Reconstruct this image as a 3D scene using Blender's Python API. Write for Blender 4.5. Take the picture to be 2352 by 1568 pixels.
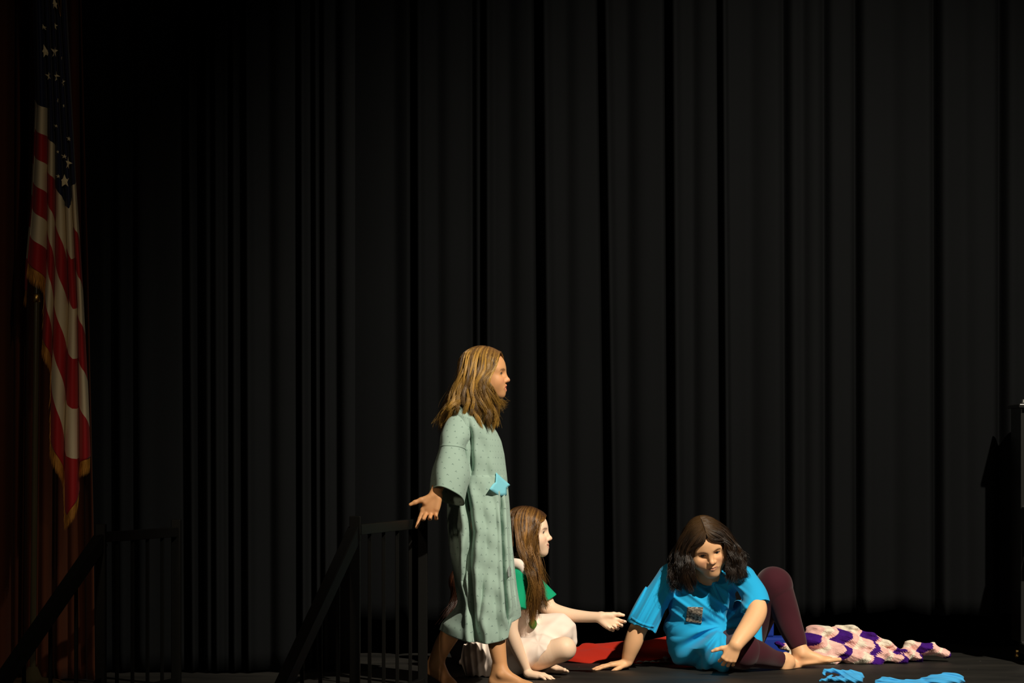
import bpy, math, random
import numpy as np
from mathutils import Vector
from mathutils.bvhtree import BVHTree

for o in list(bpy.data.objects):
    bpy.data.objects.remove(o)
SC = bpy.context.scene
COL = SC.collection

# ------------------------------------------------------------------ camera
# camera 1.01 m above the stage, level, long lens; depth is +Y, stage floor is z = 0
F = 6080.0
CX, HY, CH = 1176.0, 1050.0, 1.01
cam = bpy.data.cameras.new('camera')
camo = bpy.data.objects.new('camera', cam)
COL.objects.link(camo)
camo.location = (0, 0, CH)
camo.rotation_euler = (math.pi / 2, 0, 0)
cam.sensor_width = 36
cam.lens = F / 2352 * 36
cam.shift_y = (HY - 784) / 2352
cam.clip_end = 100
SC.camera = camo

# ------------------------------------------------------------------ world, light, exposure
world = bpy.data.worlds.new('world')
SC.world = world
world.use_nodes = True
world.node_tree.nodes['Background'].inputs[0].default_value = (1.0, .95, .85, 1)
world.node_tree.nodes['Background'].inputs[1].default_value = 0.006
SC.view_settings.view_transform = 'Standard'
SC.view_settings.look = 'None'
SC.view_settings.gamma = 1
SC.view_settings.use_curve_mapping = False
SC.view_settings.exposure = 0.0


def spot(name, loc, aim, power, size, blend, col, rad=.08):
    l = bpy.data.lights.new(name, 'SPOT')
    l.energy = power
    l.spot_size = math.radians(size)
    l.spot_blend = blend
    l.color = col
    l.shadow_soft_size = rad
    o = bpy.data.objects.new(name, l)
    COL.objects.link(o)
    o.location = loc
    o.rotation_euler = (Vector(aim) - Vector(loc)).to_track_quat('-Z', 'Y').to_euler()
    return o


spot('key_spot', (3.9, 5.8, 6.9), (1.2, 12.9, .8), 5500, 42, 1.0, (1, .90, .74), .07)
spot('house_spot', (1.2, 3.0, 6.2), (-2.0, 11.7, 1.5), 190, 24, 1.0, (1, .80, .52), .06)


spot('fill_spot', (-3.6, 3.5, 3.2), (.1, 12.2, .5), 260, 34, 1.0, (1, .80, .58), .3)


def P(px, py, Y):
    return np.array(((px - CX) / F * Y, Y, CH - (py - HY) / F * Y))


def FLY(py):
    """depth at which the floor shows at image height py"""
    return CH * F / (py - HY)


# ------------------------------------------------------------------ scene helpers
def tag(o, label=None, cat=None, group=None, kind=None):
    if label: o['label'] = label
    if cat: o['category'] = cat
    if group: o['group'] = group
    if kind: o['kind'] = kind
    return o


def thing(name, label, cat, loc=(0, 0, 0), group=None):
    o = bpy.data.objects.new(name, None)
    COL.objects.link(o)
    o.location = loc
    o.empty_display_size = .1
    return tag(o, label, cat, group)


def link(name, me, mat, parent=None):
    o = bpy.data.objects.new(name, me)
    COL.objects.link(o)
    if mat is not None and len(me.materials) == 0:
        me.materials.append(mat)
    if parent is not None:
        o.parent = parent
        p = Vector((0, 0, 0))
        q = parent
        while q is not None:
            p += q.location
            q = q.parent
        o.location = -p
    return o


def npmesh(name, V, Fq, smooth=True, col=None, uv=None):
    """V (n,3), Fq (m,4) or (m,3) int arrays -> mesh"""
    me = bpy.data.meshes.new(name)
    V = np.asarray(V, np.float32)
    Fq = np.asarray(Fq, np.int32)
    m, k = Fq.shape
    me.vertices.add(len(V))
    me.vertices.foreach_set('co', V.ravel())
    me.loops.add(m * k)
    me.loops.foreach_set('vertex_index', Fq.ravel())
    me.polygons.add(m)
    me.polygons.foreach_set('loop_start', np.arange(0, m * k, k, dtype=np.int32))
    me.polygons.foreach_set('use_smooth', np.full(m, smooth, dtype=bool))
    me.update(calc_edges=True)
    me.validate()
    if col is not None:
        a = me.color_attributes.new('Col', 'FLOAT_COLOR', 'POINT')
        c = np.ones((len(V), 4), np.float32)
        c[:, :3] = col
        a.data.foreach_set('color', c.ravel())
    if uv is not None:
        l = me.uv_layers.new(name='UVMap')
        l.data.foreach_set('uv', np.asarray(uv, np.float32)[Fq.ravel()].ravel())
    return me


def grid_faces(nu, nv, wrap=False):
    """verts indexed [v*nu+u]"""
    u = np.arange(nu if wrap else nu - 1)
    v = np.arange(nv - 1)
    U, Vv = np.meshgrid(u, v)
    U2 = (U + 1) % nu
    return np.stack([Vv * nu + U, Vv * nu + U2, (Vv + 1) * nu + U2, (Vv + 1) * nu + U], -1).reshape(-1, 4)


def boxes(name, lst, mat, parent=None, bevel=.003):
    """lst of (center, size, rot3x3 or None) merged in one part mesh"""
    V, Fc = [], []
    for c, s, R in lst:
        c = np.array(c, float)
        s = np.array(s, float) / 2
        b = np.array([[x, y, z] for x in (-1, 1) for y in (-1, 1) for z in (-1, 1)]) * s
        if R is not None: b = b @ np.array(R).T
        n = len(V) * 8
        V.append(b + c)
        Fc += [[n + i for i in q] for q in ((0, 1, 3, 2), (4, 6, 7, 5), (0, 4, 5, 1), (2, 3, 7, 6), (0, 2, 6, 4), (1, 5, 7, 3))]
    me = npmesh(name, np.concatenate(V), Fc, smooth=False)
    o = link(name, me, mat, parent)
    if bevel:
        md = o.modifiers.new('bevel', 'BEVEL')
        md.width = bevel
        md.segments = 2
    return o


def bar(a, b, w, d=None):
    """box entry for a square bar from a to b"""
    a = np.array(a, float); b = np.array(b, float)
    t = b - a
    L = np.linalg.norm(t)
    t = t / L
    ref = np.array((0, 0, 1.)) if abs(t[2]) < .9 else np.array((0, 1., 0))
    s = np.cross(t, ref); s /= np.linalg.norm(s)
    u = np.cross(s, t)
    return ((a + b) / 2, (L, w, d or w), np.stack([t, s, u], 1))


def lathe(prof, n=24):
    prof = np.array(prof, float)
    th = np.linspace(0, 2 * math.pi, n, endpoint=False)
    V = np.stack([prof[:, 0, None] * np.cos(th), prof[:, 0, None] * np.sin(th), prof[:, 1, None] + 0 * th], -1)
    return V.reshape(-1, 3), grid_faces(n, len(prof), True)


# ------------------------------------------------------------------ materials
def mat(name, col, rough=.8, spec=.3, sheen=0, bump=None, sss=0, metal=0, attr=False, mix=None, aniso=0):
    m = bpy.data.materials.new(name)
    m.use_nodes = True
    nt = m.node_tree
    b = nt.nodes['Principled BSDF']
    b.inputs['Base Color'].default_value = (*col, 1)
    b.inputs['Roughness'].default_value = rough
    b.inputs['Specular IOR Level'].default_value = spec
    b.inputs['Metallic'].default_value = metal
    if sheen:
        b.inputs['Sheen Weight'].default_value = sheen
        b.inputs['Sheen Roughness'].default_value = .5
    if sss:
        b.inputs['Subsurface Weight'].default_value = sss
        b.inputs['Subsurface Radius'].default_value = (.9, .35, .15)
        b.inputs['Subsurface Scale'].default_value = .008
    if attr:
        a = nt.nodes.new('ShaderNodeAttribute')
        a.attribute_name = 'Col'
        nt.links.new(a.outputs['Color'], b.inputs['Base Color'])
    if mix:   # (scale, second colour)
        tc = nt.nodes.new('ShaderNodeTexCoord')
        n = nt.nodes.new('ShaderNodeTexNoise')
        n.inputs['Scale'].default_value = mix[0]
        n.inputs['Detail'].default_value = 5
        nt.links.new(tc.outputs['Object'], n.inputs['Vector'])
        mx = nt.nodes.new('ShaderNodeMix')
        mx.data_type = 'RGBA'
        mx.inputs[6].default_value = (*col, 1)
        mx.inputs[7].default_value = (*mix[1], 1)
        nt.links.new(n.outputs[0], mx.inputs[0])
        nt.links.new(mx.outputs[2], b.inputs['Base Color'])
    if bump:  # (scale, strength, distance)
        tc = nt.nodes.new('ShaderNodeTexCoord')
        n = nt.nodes.new('ShaderNodeTexNoise')
        n.inputs['Scale'].default_value = bump[0]
        n.inputs['Detail'].default_value = 4
        nt.links.new(tc.outputs['Object'], n.inputs['Vector'])
        bp = nt.nodes.new('ShaderNodeBump')
        bp.inputs['Strength'].default_value = bump[1]
        bp.inputs['Distance'].default_value = bump[2]
        nt.links.new(n.outputs[0], bp.inputs['Height'])
        nt.links.new(bp.outputs[0], b.inputs['Normal'])
    return m


class NB:
    """tiny math-node builder"""
    def __init__(s, m):
        s.nt = m.node_tree

    def v(s, op, *a):
        n = s.nt.nodes.new('ShaderNodeMath')
        n.operation = op
        for i, x in enumerate(a):
            if isinstance(x, (int, float)): n.inputs[i].default_value = x
            else: s.nt.links.new(x, n.inputs[i])
        return n.outputs[0]


M = {}
M['black_drape'] = mat('black_drape', (.0060, .0064, .0069), .95, .0, sheen=.0, bump=(60, .3, .002), mix=(3, (.0052, .0056, .0060)))
M['black_leg'] = mat('black_leg_drape', (.0075, .0080, .0086), .95, .0, bump=(60, .3, .002), mix=(3, (.006, .0066, .0072)))
M['red_drape'] = mat('red_drape', (.085, .025, .010), .8, .1, sheen=.05, bump=(70, .3, .002), mix=(4, (.060, .017, .007)))
M['black_wall'] = mat('black_wall', (.003, .003, .003), .95, .02)
M['black_metal'] = mat('black_metal', (.0045, .0045, .004), .5, .12, bump=(200, .2, .0005))
M['rail_wood'] = mat('painted_rail', (.0055, .0055, .005), .55, .15, bump=(80, .2, .0008))
M['piano_black'] = mat('piano_black', (.012, .012, .011), .25, .5, bump=(30, .05, .001))
M['brass'] = mat('brass', (.75, .48, .14), .3, .5, metal=1)
M['pole'] = mat('pole_varnish', (.06, .05, .025), .18, .6, bump=(40, .1, .001))
M['gold_fringe'] = mat('gold_fringe', (.62, .27, .04), .6, .4, bump=(300, .6, .001))
M['skin'] = mat('skin', (.6, .4, .3), .5, .35, sss=.12, attr=True, bump=(150, .08, .001))
M['hair'] = mat('hair', (.2, .1, .04), .38, .5, attr=True)
M['eye'] = mat('eye_surface', (.8, .8, .8), .15, .6, attr=True)
M['teeth'] = mat('teeth', (.8, .76, .66), .3, .5)
M['cyan_felt'] = mat('cyan_felt', (.22, .62, .74), .9, .1, bump=(400, .4, .001))
M['blue_knit'] = mat('blue_knit', (.015, .38, .72), .85, .15, sheen=.1, bump=(500, .25, .0006))
M['sky_cloth'] = mat('sky_cloth', (.05, .34, .68), .85, .15, sheen=.1, bump=(400, .35, .0008))
M['burgundy'] = mat('burgundy_knit', (.045, .007, .013), .85, .15, sheen=.15, bump=(500, .3, .0005))
M['green_knit'] = mat('green_knit', (.006, .33, .16), .85, .15, bump=(500, .3, .0006))
M['blush'] = mat('blush_cloth', (.90, .75, .65), .85, .15, bump=(300, .35, .0008))
M['green_print'] = mat('green_print', (.10, .30, .04), .85, .1, mix=(90, (.02, .05, .02)))
M['red_cloth'] = mat('red_cloth', (.42, .018, .006), .8, .15, sheen=.1, bump=(300, .3, .0008))
M['crochet'] = mat('crochet', (.8, .6, .55), .95, .1, attr=True, bump=(220, .9, .003))
M['royal_blue'] = mat('royal_blue_vinyl', (.006, .028, .24), .75, .2, bump=(20, .2, .002))
M['dark_cloth'] = mat('dark_cloth', (.012, .012, .014), .9, .1, bump=(200, .3, .001))
M['grey_patch'] = mat('grey_patch', (.40, .34, .27), .8, .2, mix=(60, (.05, .04, .035)))
M['silver'] = mat('silver_thread', (.5, .5, .5), .35, .6, mix=(90, (.06, .07, .07)))
M['steel'] = mat('steel', (.12, .12, .11), .6, .3, metal=1)


def stretch_patch():
    """woven threads on the grey patch: noise stretched along x"""
    m = M['grey_patch']
    nt = m.node_tree
    n = [x for x in nt.nodes if x.type == 'TEX_NOISE'][0]
    tc = [x for x in nt.nodes if x.type == 'TEX_COORD'][0]
    mp = nt.nodes.new('ShaderNodeMapping')
    mp.inputs['Scale'].default_value = (.6, 1, 2.2)
    nt.links.new(tc.outputs['Object'], mp.inputs['Vector'])
    nt.links.new(mp.outputs[0], n.inputs['Vector'])
    n.inputs['Scale'].default_value = 130
    r = nt.nodes.new('ShaderNodeValToRGB')
    r.color_ramp.elements[0].position = .42
    r.color_ramp.elements[1].position = .6
    mx = [x for x in nt.nodes if x.type == 'MIX'][0]
    nt.links.new(n.outputs[0], r.inputs[0])
    nt.links.new(r.outputs[0], mx.inputs[0])


stretch_patch()


def gown_material():
    m = mat('printed_flannel', (.36, .47, .38), .9, .1, sheen=.1)
    nt = m.node_tree
    nb = NB(m)
    b = nt.nodes['Principled BSDF']
    uv = nt.nodes.new('ShaderNodeUVMap')
    sep = nt.nodes.new('ShaderNodeSeparateXYZ')
    nt.links.new(uv.outputs[0], sep.inputs[0])
    cw, ch = .040, .029
    v = nb.v('DIVIDE', sep.outputs[1], ch)
    row = nb.v('FLOOR', v)
    sh = nb.v('MULTIPLY', row, .37)
    u = nb.v('ADD', nb.v('DIVIDE', sep.outputs[0], cw), sh)
    fu = nb.v('SUBTRACT', nb.v('FRACT', u), .5)
    fv = nb.v('SUBTRACT', nb.v('FRACT', v), .5)
    fu = nb.v('MULTIPLY', fu, cw)
    fv = nb.v('MULTIPLY', fv, ch)
    ci = nb.v('FLOOR', u)
    # every other mark is a bud, the others a small two-leaf sprig
    dmin = None
    for ox, oy, r in ((-.0026, .0010, .0010), (.0026, .0014, .0010), (.0004, -.0021, .0012)):
        d = nb.v('SUBTRACT', nb.v('SQRT', nb.v('ADD', nb.v('POWER', nb.v('SUBTRACT', fu, ox), 2), nb.v('POWER', nb.v('SUBTRACT', fv, oy), 2))), r)
        dmin = d if dmin is None else nb.v('MINIMUM', dmin, d)
    mask = nb.v('LESS_THAN', dmin, 0.0003)
    mx = nt.nodes.new('ShaderNodeMix')
    mx.data_type = 'RGBA'
    mx.inputs[6].default_value = (.34, .47, .40, 1)
    mx.inputs[7].default_value = (.055, .10, .095, 1)
    nt.links.new(mask, mx.inputs[0])
    nt.links.new(mx.outputs[2], b.inputs['Base Color'])
    n = nt.nodes.new('ShaderNodeTexNoise')
    n.inputs['Scale'].default_value = 400
    tc = nt.nodes.new('ShaderNodeTexCoord')
    nt.links.new(tc.outputs['Object'], n.inputs['Vector'])
    bp = nt.nodes.new('ShaderNodeBump')
    bp.inputs['Strength'].default_value = .25
    bp.inputs['Distance'].default_value = .0008
    nt.links.new(n.outputs[0], bp.inputs['Height'])
    nt.links.new(bp.outputs[0], b.inputs['Normal'])
    return m


M['gown'] = gown_material()


def floor_material():
    m = mat('stage_floor', (.03, .028, .023), .55, .35)
    nt = m.node_tree
    nb = NB(m)
    b = nt.nodes['Principled BSDF']
    tc = nt.nodes.new('ShaderNodeTexCoord')
    mp = nt.nodes.new('ShaderNodeMapping')
    mp.inputs['Scale'].default_value = (.8, 1.6, 1)
    nt.links.new(tc.outputs['Object'], mp.inputs[0])
    n = nt.nodes.new('ShaderNodeTexNoise')
    n.inputs['Scale'].default_value = 3
    n.inputs['Detail'].default_value = 8
    nt.links.new(mp.outputs[0], n.inputs['Vector'])
    r = nt.nodes.new('ShaderNodeValToRGB')
    r.color_ramp.elements[0].color = (.007, .0068, .006, 1)
    r.color_ramp.elements[1].color = (.019, .017, .0135, 1)
    r.color_ramp.elements[0].position = .3
    r.color_ramp.elements[1].position = .75
    nt.links.new(n.outputs[0], r.inputs[0])
    # chips and lint: sparse pale specks
    vo = nt.nodes.new('ShaderNodeTexVoronoi')
    vo.inputs['Scale'].default_value = 9
    nt.links.new(tc.outputs['Object'], vo.inputs['Vector'])
    sp = nb.v('LESS_THAN', vo.outputs['Distance'], .030)
    s3 = nt.nodes.new('ShaderNodeSeparateXYZ')
    nt.links.new(vo.outputs['Color'], s3.inputs[0])
    sp = nb.v('MULTIPLY', sp, nb.v('GREATER_THAN', s3.outputs[0], .55))
    mx = nt.nodes.new('ShaderNodeMix')
    mx.data_type = 'RGBA'
    mx.inputs[7].default_value = (.22, .21, .18, 1)
    nt.links.new(sp, mx.inputs[0])
    nt.links.new(r.outputs[0], mx.inputs[6])
    nt.links.new(mx.outputs[2], b.inputs['Base Color'])
    rr = nb.v('ADD', nb.v('MULTIPLY', n.outputs[0], .3), .45)
    nt.links.new(rr, b.inputs['Roughness'])
    return m


M['floor'] = floor_material()

# ------------------------------------------------------------------ setting
def poly_slab(name, pts, z0, z1, m):
    n = len(pts)
    V = [(x, y, z1) for x, y in pts] + [(x, y, z0) for x, y in pts]
    me = bpy.data.meshes.new(name)
    fc = [list(range(n)), list(range(2 * n - 1, n - 1, -1))] + [[i, i + n, (i + 1) % n + n, (i + 1) % n] for i in range(n)]
    me.from_pydata(V, [], fc)
    me.update()
    return link(name, me, m)


tag(poly_slab('floor', [(-4.2, 11.65), (-1.95, 10.95), (-.55, 10.52), (.6, 10.25), (4.6, 10.25), (4.6, 15.2), (-4.2, 15.2)], -1.0, 0.0, M['floor']),
    'black painted stage floor flecked with pale lint', kind='structure')
tag(poly_slab('floor', [(-4.2, -1), (4.6, -1), (4.6, 11.7), (-4.2, 11.7)], -1.1, -1.0, M['black_wall']), 'dark auditorium floor below the stage', kind='structure')
o = boxes('wall_back', [((.2, 15.1, 2.5), (8.8, .1, 5.0), None)], M['black_wall'], bevel=0)
tag(o, 'black wall behind the stage curtain', kind='structure')


def interp(x, xp, fp):
    return np.interp(x, xp, fp)


def curtain(name, x0, x1, Y, zt, zb, creases, soft, m, lean=0.0, hem=None, nx=900, nz=40, seed=1, depth=.09, amp=.02):
    """hanging pleated curtain; creases: (px at top, px at bottom, width m, depth m)"""
    rng = np.random.RandomState(seed)
    xs = np.linspace(x0, x1, nx)
    ts = np.linspace(0, 1, nz)
    V = np.zeros((nz, nx, 3))
    ph = rng.rand(8) * 6.28
    for j, t in enumerate(ts):
        y = np.zeros(nx)
        for k, (fr, a) in enumerate(soft):
            y += a * np.sin(fr * xs + ph[k] + .6 * t * math.sin(k + 1))
        for (a, b, w, d) in creases:
            c = ((a + (b - a) * t) - CX) / F * Y
            w = w * (.62 if d > .08 else .8)
            y += d * np.exp(-((xs - c) / w) ** 2)
            y -= .35 * d * np.exp(-((xs - c - 2.1 * w) / (1.6 * w)) ** 2)
        h = zb + (hem(xs) if hem else 0)
        V[j, :, 0] = xs
        V[j, :, 1] = Y + y * (.8 + .3 * t)
        V[j, :, 2] = zt + (h - zt) * t
    me = npmesh(name, V.reshape(-1, 3), grid_faces(nx, nz))
    o = link(name, me, m)
    md = o.modifiers.new('thick', 'SOLIDIFY')
    md.thickness = .004
    return o


def XW(px, Y): return (px - CX) / F * Y


YB = 13.45
cre = [(x, b, w, d) for x, b, w, d in (
    (948, 952, .022, .16), (905, 910, .05, .03), (1003, 1006, .05, .035), (1083, 1086, .03, .05), (1108, 1110, .020, .15),
    (1168, 1172, .05, .03), (1232, 1246, .030, .18), (1300, 1306, .05, .025), (1376, 1398, .024, .17), (1440, 1446, .05, .03), (1531, 1541, .026, .15),
    (1590, 1594, .045, .03), (1650, 1660, .017, .15), (1720, 1724, .06, .03), (1800, 1806, .03, .05), (1842, 1846, .04, .03), (1892, 1896, .03, .05),
    (1966, 1970, .028, .06), (2050, 2054, .07, .025), (2146, 2150, .028, .07), (2215, 2219, .06, .03), (2300, 2300, .03, .07))]


def hemb(xs):
    px = xs / YB * F + CX
    z = CH - (np.interp(px, [700, 840, 1050, 1300, 1740, 1860, 1960, 2060, 2150, 2400], [1420, 1422, 1424, 1421, 1416, 1416, 1408, 1402, 1412, 1412]) - HY) / F * YB
    return z + .004 * np.sin(xs * 23)


o = curtain('back_curtain', XW(640, YB), XW(2700, YB), YB, 3.6, 0.0, cre, [(9.3, .014), (17, .008), (37, .002)], M['black_drape'], hem=hemb, nx=1500)
tag(o, 'black pleated curtain across the back of the stage, hem lifted off the floor', 'curtain')

YL = 12.42
crl = [(x, b, w, d) for x, b, w, d in (
    (255, 262, .03, .06), (300, 306, .03, .05), (420, 432, .022, .14), (455, 462, .03, .10), (486, 492, .016, .10), (528, 532, .012, .08), (556, 562, .020, .13),
    (615, 619, .04, .03), (683, 688, .016, .14), (716, 722, .014, .10), (735, 740, .012, .08), (770, 775, .03, .03))]
o = curtain('side_curtain', XW(60, YL), XW(816, YL), YL, 3.4, 0.012, crl, [(11, .018), (23, .008)], M['black_leg'], nx=1100, seed=4)
tag(o, 'black side curtain hanging to the floor behind the stair railings', 'curtain')

YR = 11.93
crr = [(x, b, w, d) for x, b, w, d in ((27, 20, .02, .08), (62, 45, .02, .07), (100, 85, .02, .05), (128, 118, .018, .06), (150, 150, .02, .05), (178, 196, .012, .04))]


def red_curtain():
    nx, nz = 420, 60
    rng = np.random.RandomState(3)
    ts = np.linspace(0, 1, nz)
    V = np.zeros((nz, nx, 3))
    for j, t in enumerate(ts):
        z = 3.3 + (.01 - 3.3) * t
        py = HY - (z - CH) / YR * F
        re = np.interp(py, [-900, 0, 600, 1200, 1568], [160, 187, 206, 219, 222])
        px = np.linspace(-420, re, nx)
        y = .02 * np.sin(px * .045 + .4) + .012 * np.sin(px * .1 + 2 + t)
        for a, b, w, d in crr:
            c = a + (b - a) * t
            y += d * np.exp(-((px - c) * YR / F / w) ** 2)
        y -= .05 * np.exp(-((px - re) / 10) ** 2) * .6
        V[j, :, 0] = (px - CX) / F * YR
        V[j, :, 1] = YR + y
        V[j, :, 2] = z
    me = npmesh('red_curtain', V.reshape(-1, 3), grid_faces(nx, nz))
    o = link('red_curtain', me, M['red_drape'])
    md = o.modifiers.new('thick', 'SOLIDIFY')
    md.thickness = .005
    tag(o, 'dark red proscenium curtain hanging behind the flag', 'curtain')


red_curtain()

# ------------------------------------------------------------------ flag on its pole
def flag_material():
    m = mat('flag_cloth', (.5, .5, .5), .6, .3, sheen=.1, attr=False, bump=(300, .2, .0008))
    nt = m.node_tree
    nb = NB(m)
    b = nt.nodes['Principled BSDF']
    uv = nt.nodes.new('ShaderNodeUVMap')
    sep = nt.nodes.new('ShaderNodeSeparateXYZ')
    nt.links.new(uv.outputs[0], sep.inputs[0])
    U, V = sep.outputs[0], sep.outputs[1]
    par = nb.v('MODULO', nb.v('FLOOR', V), 2)      # 7 -> white (odd), 8 -> red
    mx = nt.nodes.new('ShaderNodeMix'); mx.data_type = 'RGBA'
    mx.inputs[6].default_value = (.42, .012, .016, 1)
    mx.inputs[7].default_value = (.72, .60, .40, 1)
    nt.links.new(par, mx.inputs[0])
    can = nb.v('LESS_THAN', V, 7)
    mx2 = nt.nodes.new('ShaderNodeMix'); mx2.data_type = 'RGBA'
    mx2.inputs[7].default_value = (.006, .010, .045, 1)
    nt.links.new(can, mx2.inputs[0])
    nt.links.new(mx.outputs[2], mx2.inputs[6])
    nt.links.new(mx2.outputs[2], b.inputs['Base Color'])
    return m


M['flag'] = flag_material()
M['star'] = mat('star_thread', (.78, .66, .42), .6, .3)
YF = 11.58


def build_flag():
    root = thing('flag', 'American flag with gold fringe hanging furled from its pole before the red curtain', 'flag', tuple(P(100, 640, YF)))
    ridges = [  # u = -1 .. 5 ; (y, x) tables
        [(-150, 66), (245, 72), (450, 62), (640, 40), (700, 40)],
        [(-150, 76), (245, 84), (480, 75), (600, 65), (700, 62)],
        [(-150, 96), (245, 110), (600, 108), (775, 98), (860, 98)],
        [(-150, 108), (325, 127), (600, 126), (845, 118), (1090, 116)],
        [(-150, 118), (470, 150), (700, 158), (1015, 148), (1200, 150)],
        [(-150, 128), (425, 164), (700, 178), (1000, 182), (1200, 182)],
        [(-150, 142), (0, 152), (425, 174), (650, 189), (900, 202), (1100, 209)]]
    su = np.array([-1, -.1, 0, .9, 1.06, 1.9, 2.06, 2.92, 3.05, 3.25, 3.7, 3.98, 4.08, 5])
    se = np.array([655, 668, 600, 640, 775, 822, 1012, 1082, 1175, 1182, 1150, 1122, 1062, 1048])
    cu = np.array([-1, 0, .5, .98, 1.2, 1.9, 2.2, 3, 3.5, 4, 4.3, 5])
    ce = np.array([215, 235, 245, 250, 318, 335, 430, 472, 478, 430, 426, 418])
    nu, nv = 361, 260
    us = np.linspace(-.32, 5, nu)
    vs = np.linspace(0, 1, nv)
    yend = np.interp(us, su, se)
    cend = np.interp(us, cu, ce)
    y = -150 + (yend[None] + 150) * vs[:, None]
    X = np.zeros((nv, nu))
    for i, u in enumerate(us):
        k = min(int(math.floor(u)) + 1, 5)
        f = u + 1 - k
        a = np.interp(y[:, i], [q[0] for q in ridges[k]], [q[1] for q in ridges[k]])
        b = np.interp(y[:, i], [q[0] for q in ridges[k + 1]], [q[1] for q in ridges[k + 1]])
        X[:, i] = a + (b - a) * (f - .10 * math.sin(2 * math.pi * f) * 1.0)
    fr = us - np.floor(us)
    dep = .030 * np.cos(2 * math.pi * fr) + .002 * np.sin(us * 13)
    dep = dep[None] + .006 * np.sin(y * .02 + us[None] * 2.0)
    dep += .13 * np.clip(-us * 3, 0, 1)[None]
    Y = YF + dep
    W = np.stack([(X - CX) / F * Y, Y, CH - (y - HY) / F * Y], -1)
    Vc = np.where(y < cend[None], 7 * (y + 150) / (cend[None] + 150) - .001, 7 + 6 * (y - cend[None]) / (yend[None] - cend[None]) * .999)
    fc_ = us - np.floor(us)
    saw = np.where(fc_ < .93, fc_ / .93, 1 - (fc_ - .93) / .07) - .5
    dl = saw[None] * 75 * np.clip((y - 420) / 160, 0, 1) * np.clip((us - .9) * 8, 0, 1)[None]
    Vs = 7 + 6 * (y - dl - cend[None]) / (yend[None] - cend[None])
    Vc = np.where((y < cend[None]) | (Vc < 7), Vc, np.clip(Vs, 7.001, 12.99))
    UV = np.stack([np.broadcast_to(us[None] + 1, Vc.shape), Vc], -1)
    me = npmesh('flag_cloth', W.reshape(-1, 3), grid_faces(nu, nv), uv=UV.reshape(-1, 2))
    o = link('flag_cloth', me, M['flag'], root)
    md = o.modifiers.new('t', 'SOLIDIFY'); md.thickness = .0025
    # fringe: threads hanging from the lower edge
    rng = np.random.RandomState(5)
    Vv, Fc = [], []
    edge = W[-1]
    for i in range(nu - 1):
        for s in (0, .5):
            p = edge[i] * (1 - s) + edge[i + 1] * s
            q = edge[i] * (.55 - s) + edge[i + 1] * (s + .45)
            if abs(edge[i][2] - edge[i + 1][2]) > .05:
                p = p; q = p + np.array((.002, 0, -.002))
            L = .068 + rng.rand() * .01
            d = np.array((rng.randn() * .002 - .006, rng.randn() * .002, -L))
            n = len(Vv)
            Vv += [p, q, q + d * .6 + (.0005, 0, 0), p + d * .6, (p + q) / 2 + d]
            Fc += [[n, n + 1, n + 2], [n, n + 2, n + 3], [n + 3, n + 2, n + 4]]
    o = link('fringe', npmesh('fringe', np.array(Vv), Fc), M['gold_fringe'], root)
    # little fringe seen at the very top edge of the fly
    Vv, Fc = [], []
    for i in range(26):
        t = i / 25
        p = P(128 + 10 * t, -60 + 60 * t, YF - .05)
        n = len(Vv)
        Vv += [p, p + (.004, 0, 0), p + (.003, 0, -.07), p + (.001, 0, -.072)]
        Fc += [[n, n + 1, n + 2], [n, n + 2, n + 3]]
    tg = link('fringe', npmesh('fringe_top', np.array(Vv), Fc), M['gold_fringe'], root)
    # stars lying on the canton
    bvh = BVHTree.FromPolygons([tuple(v) for v in W.reshape(-1, 3)], [tuple(f) for f in grid_faces(nu, nv).tolist()])
    stars = [(107, 121, 15, .62, 10), (127, 120, 15, .52, -5), (113, 175, 10, .5, 12), (132, 178, 12, .62, -8), (147, 192, 10, .55, 10), (129, 62, 10, .45, 0),
             (104, 66, 6, .7, 8), (143, 135, 4, .8, 0), (134, 232, 6, .55, 20), (147, 243, 5, .6, 0), (130, 290, 4, .8, 0), (160, 320, 6, .45, 5), (133, 349, 4, .8, 0),
             (149, 360, 6, .8, 0), (159, 377, 15, .55, -12), (151, 417, 16, .55, 8), (134, 405, 5, .9, 0), (128, 12, 12, .6, 0)]
    for sx, sy, r, asp, rot in stars:
        Vv = []
        c = None
        for k in range(10):
            a = math.radians(90 + 36 * k + rot)
            rr = r if k % 2 == 0 else r * .42
            p = P(sx + rr * math.cos(a) * asp, sy - rr * math.sin(a), 11)
            ro = Vector((0, 0, CH)); d = (Vector(p) - ro).normalized()
            h = bvh.ray_cast(ro, d)
            q = np.array(h[0]) if h[0] is not None else P(sx, sy, YF)
            Vv.append(q)
        Vv = np.array(Vv)
        yy = Vv[:, 1].min() - .004
        Vv[:, 1] = np.minimum(Vv[:, 1] - .004, yy + .004)
        c = Vv.mean(0); c[1] -= .002
        Vv = np.vstack([Vv, c])
        fc = [[k, (k + 1) % 10, 10] for k in range(10)]
        so = link('star', npmesh('star', Vv, fc, smooth=False), M['star'], o)
        md = so.modifiers.new('t', 'SOLIDIFY'); md.thickness = .0015
    return root


build_flag()


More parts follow.
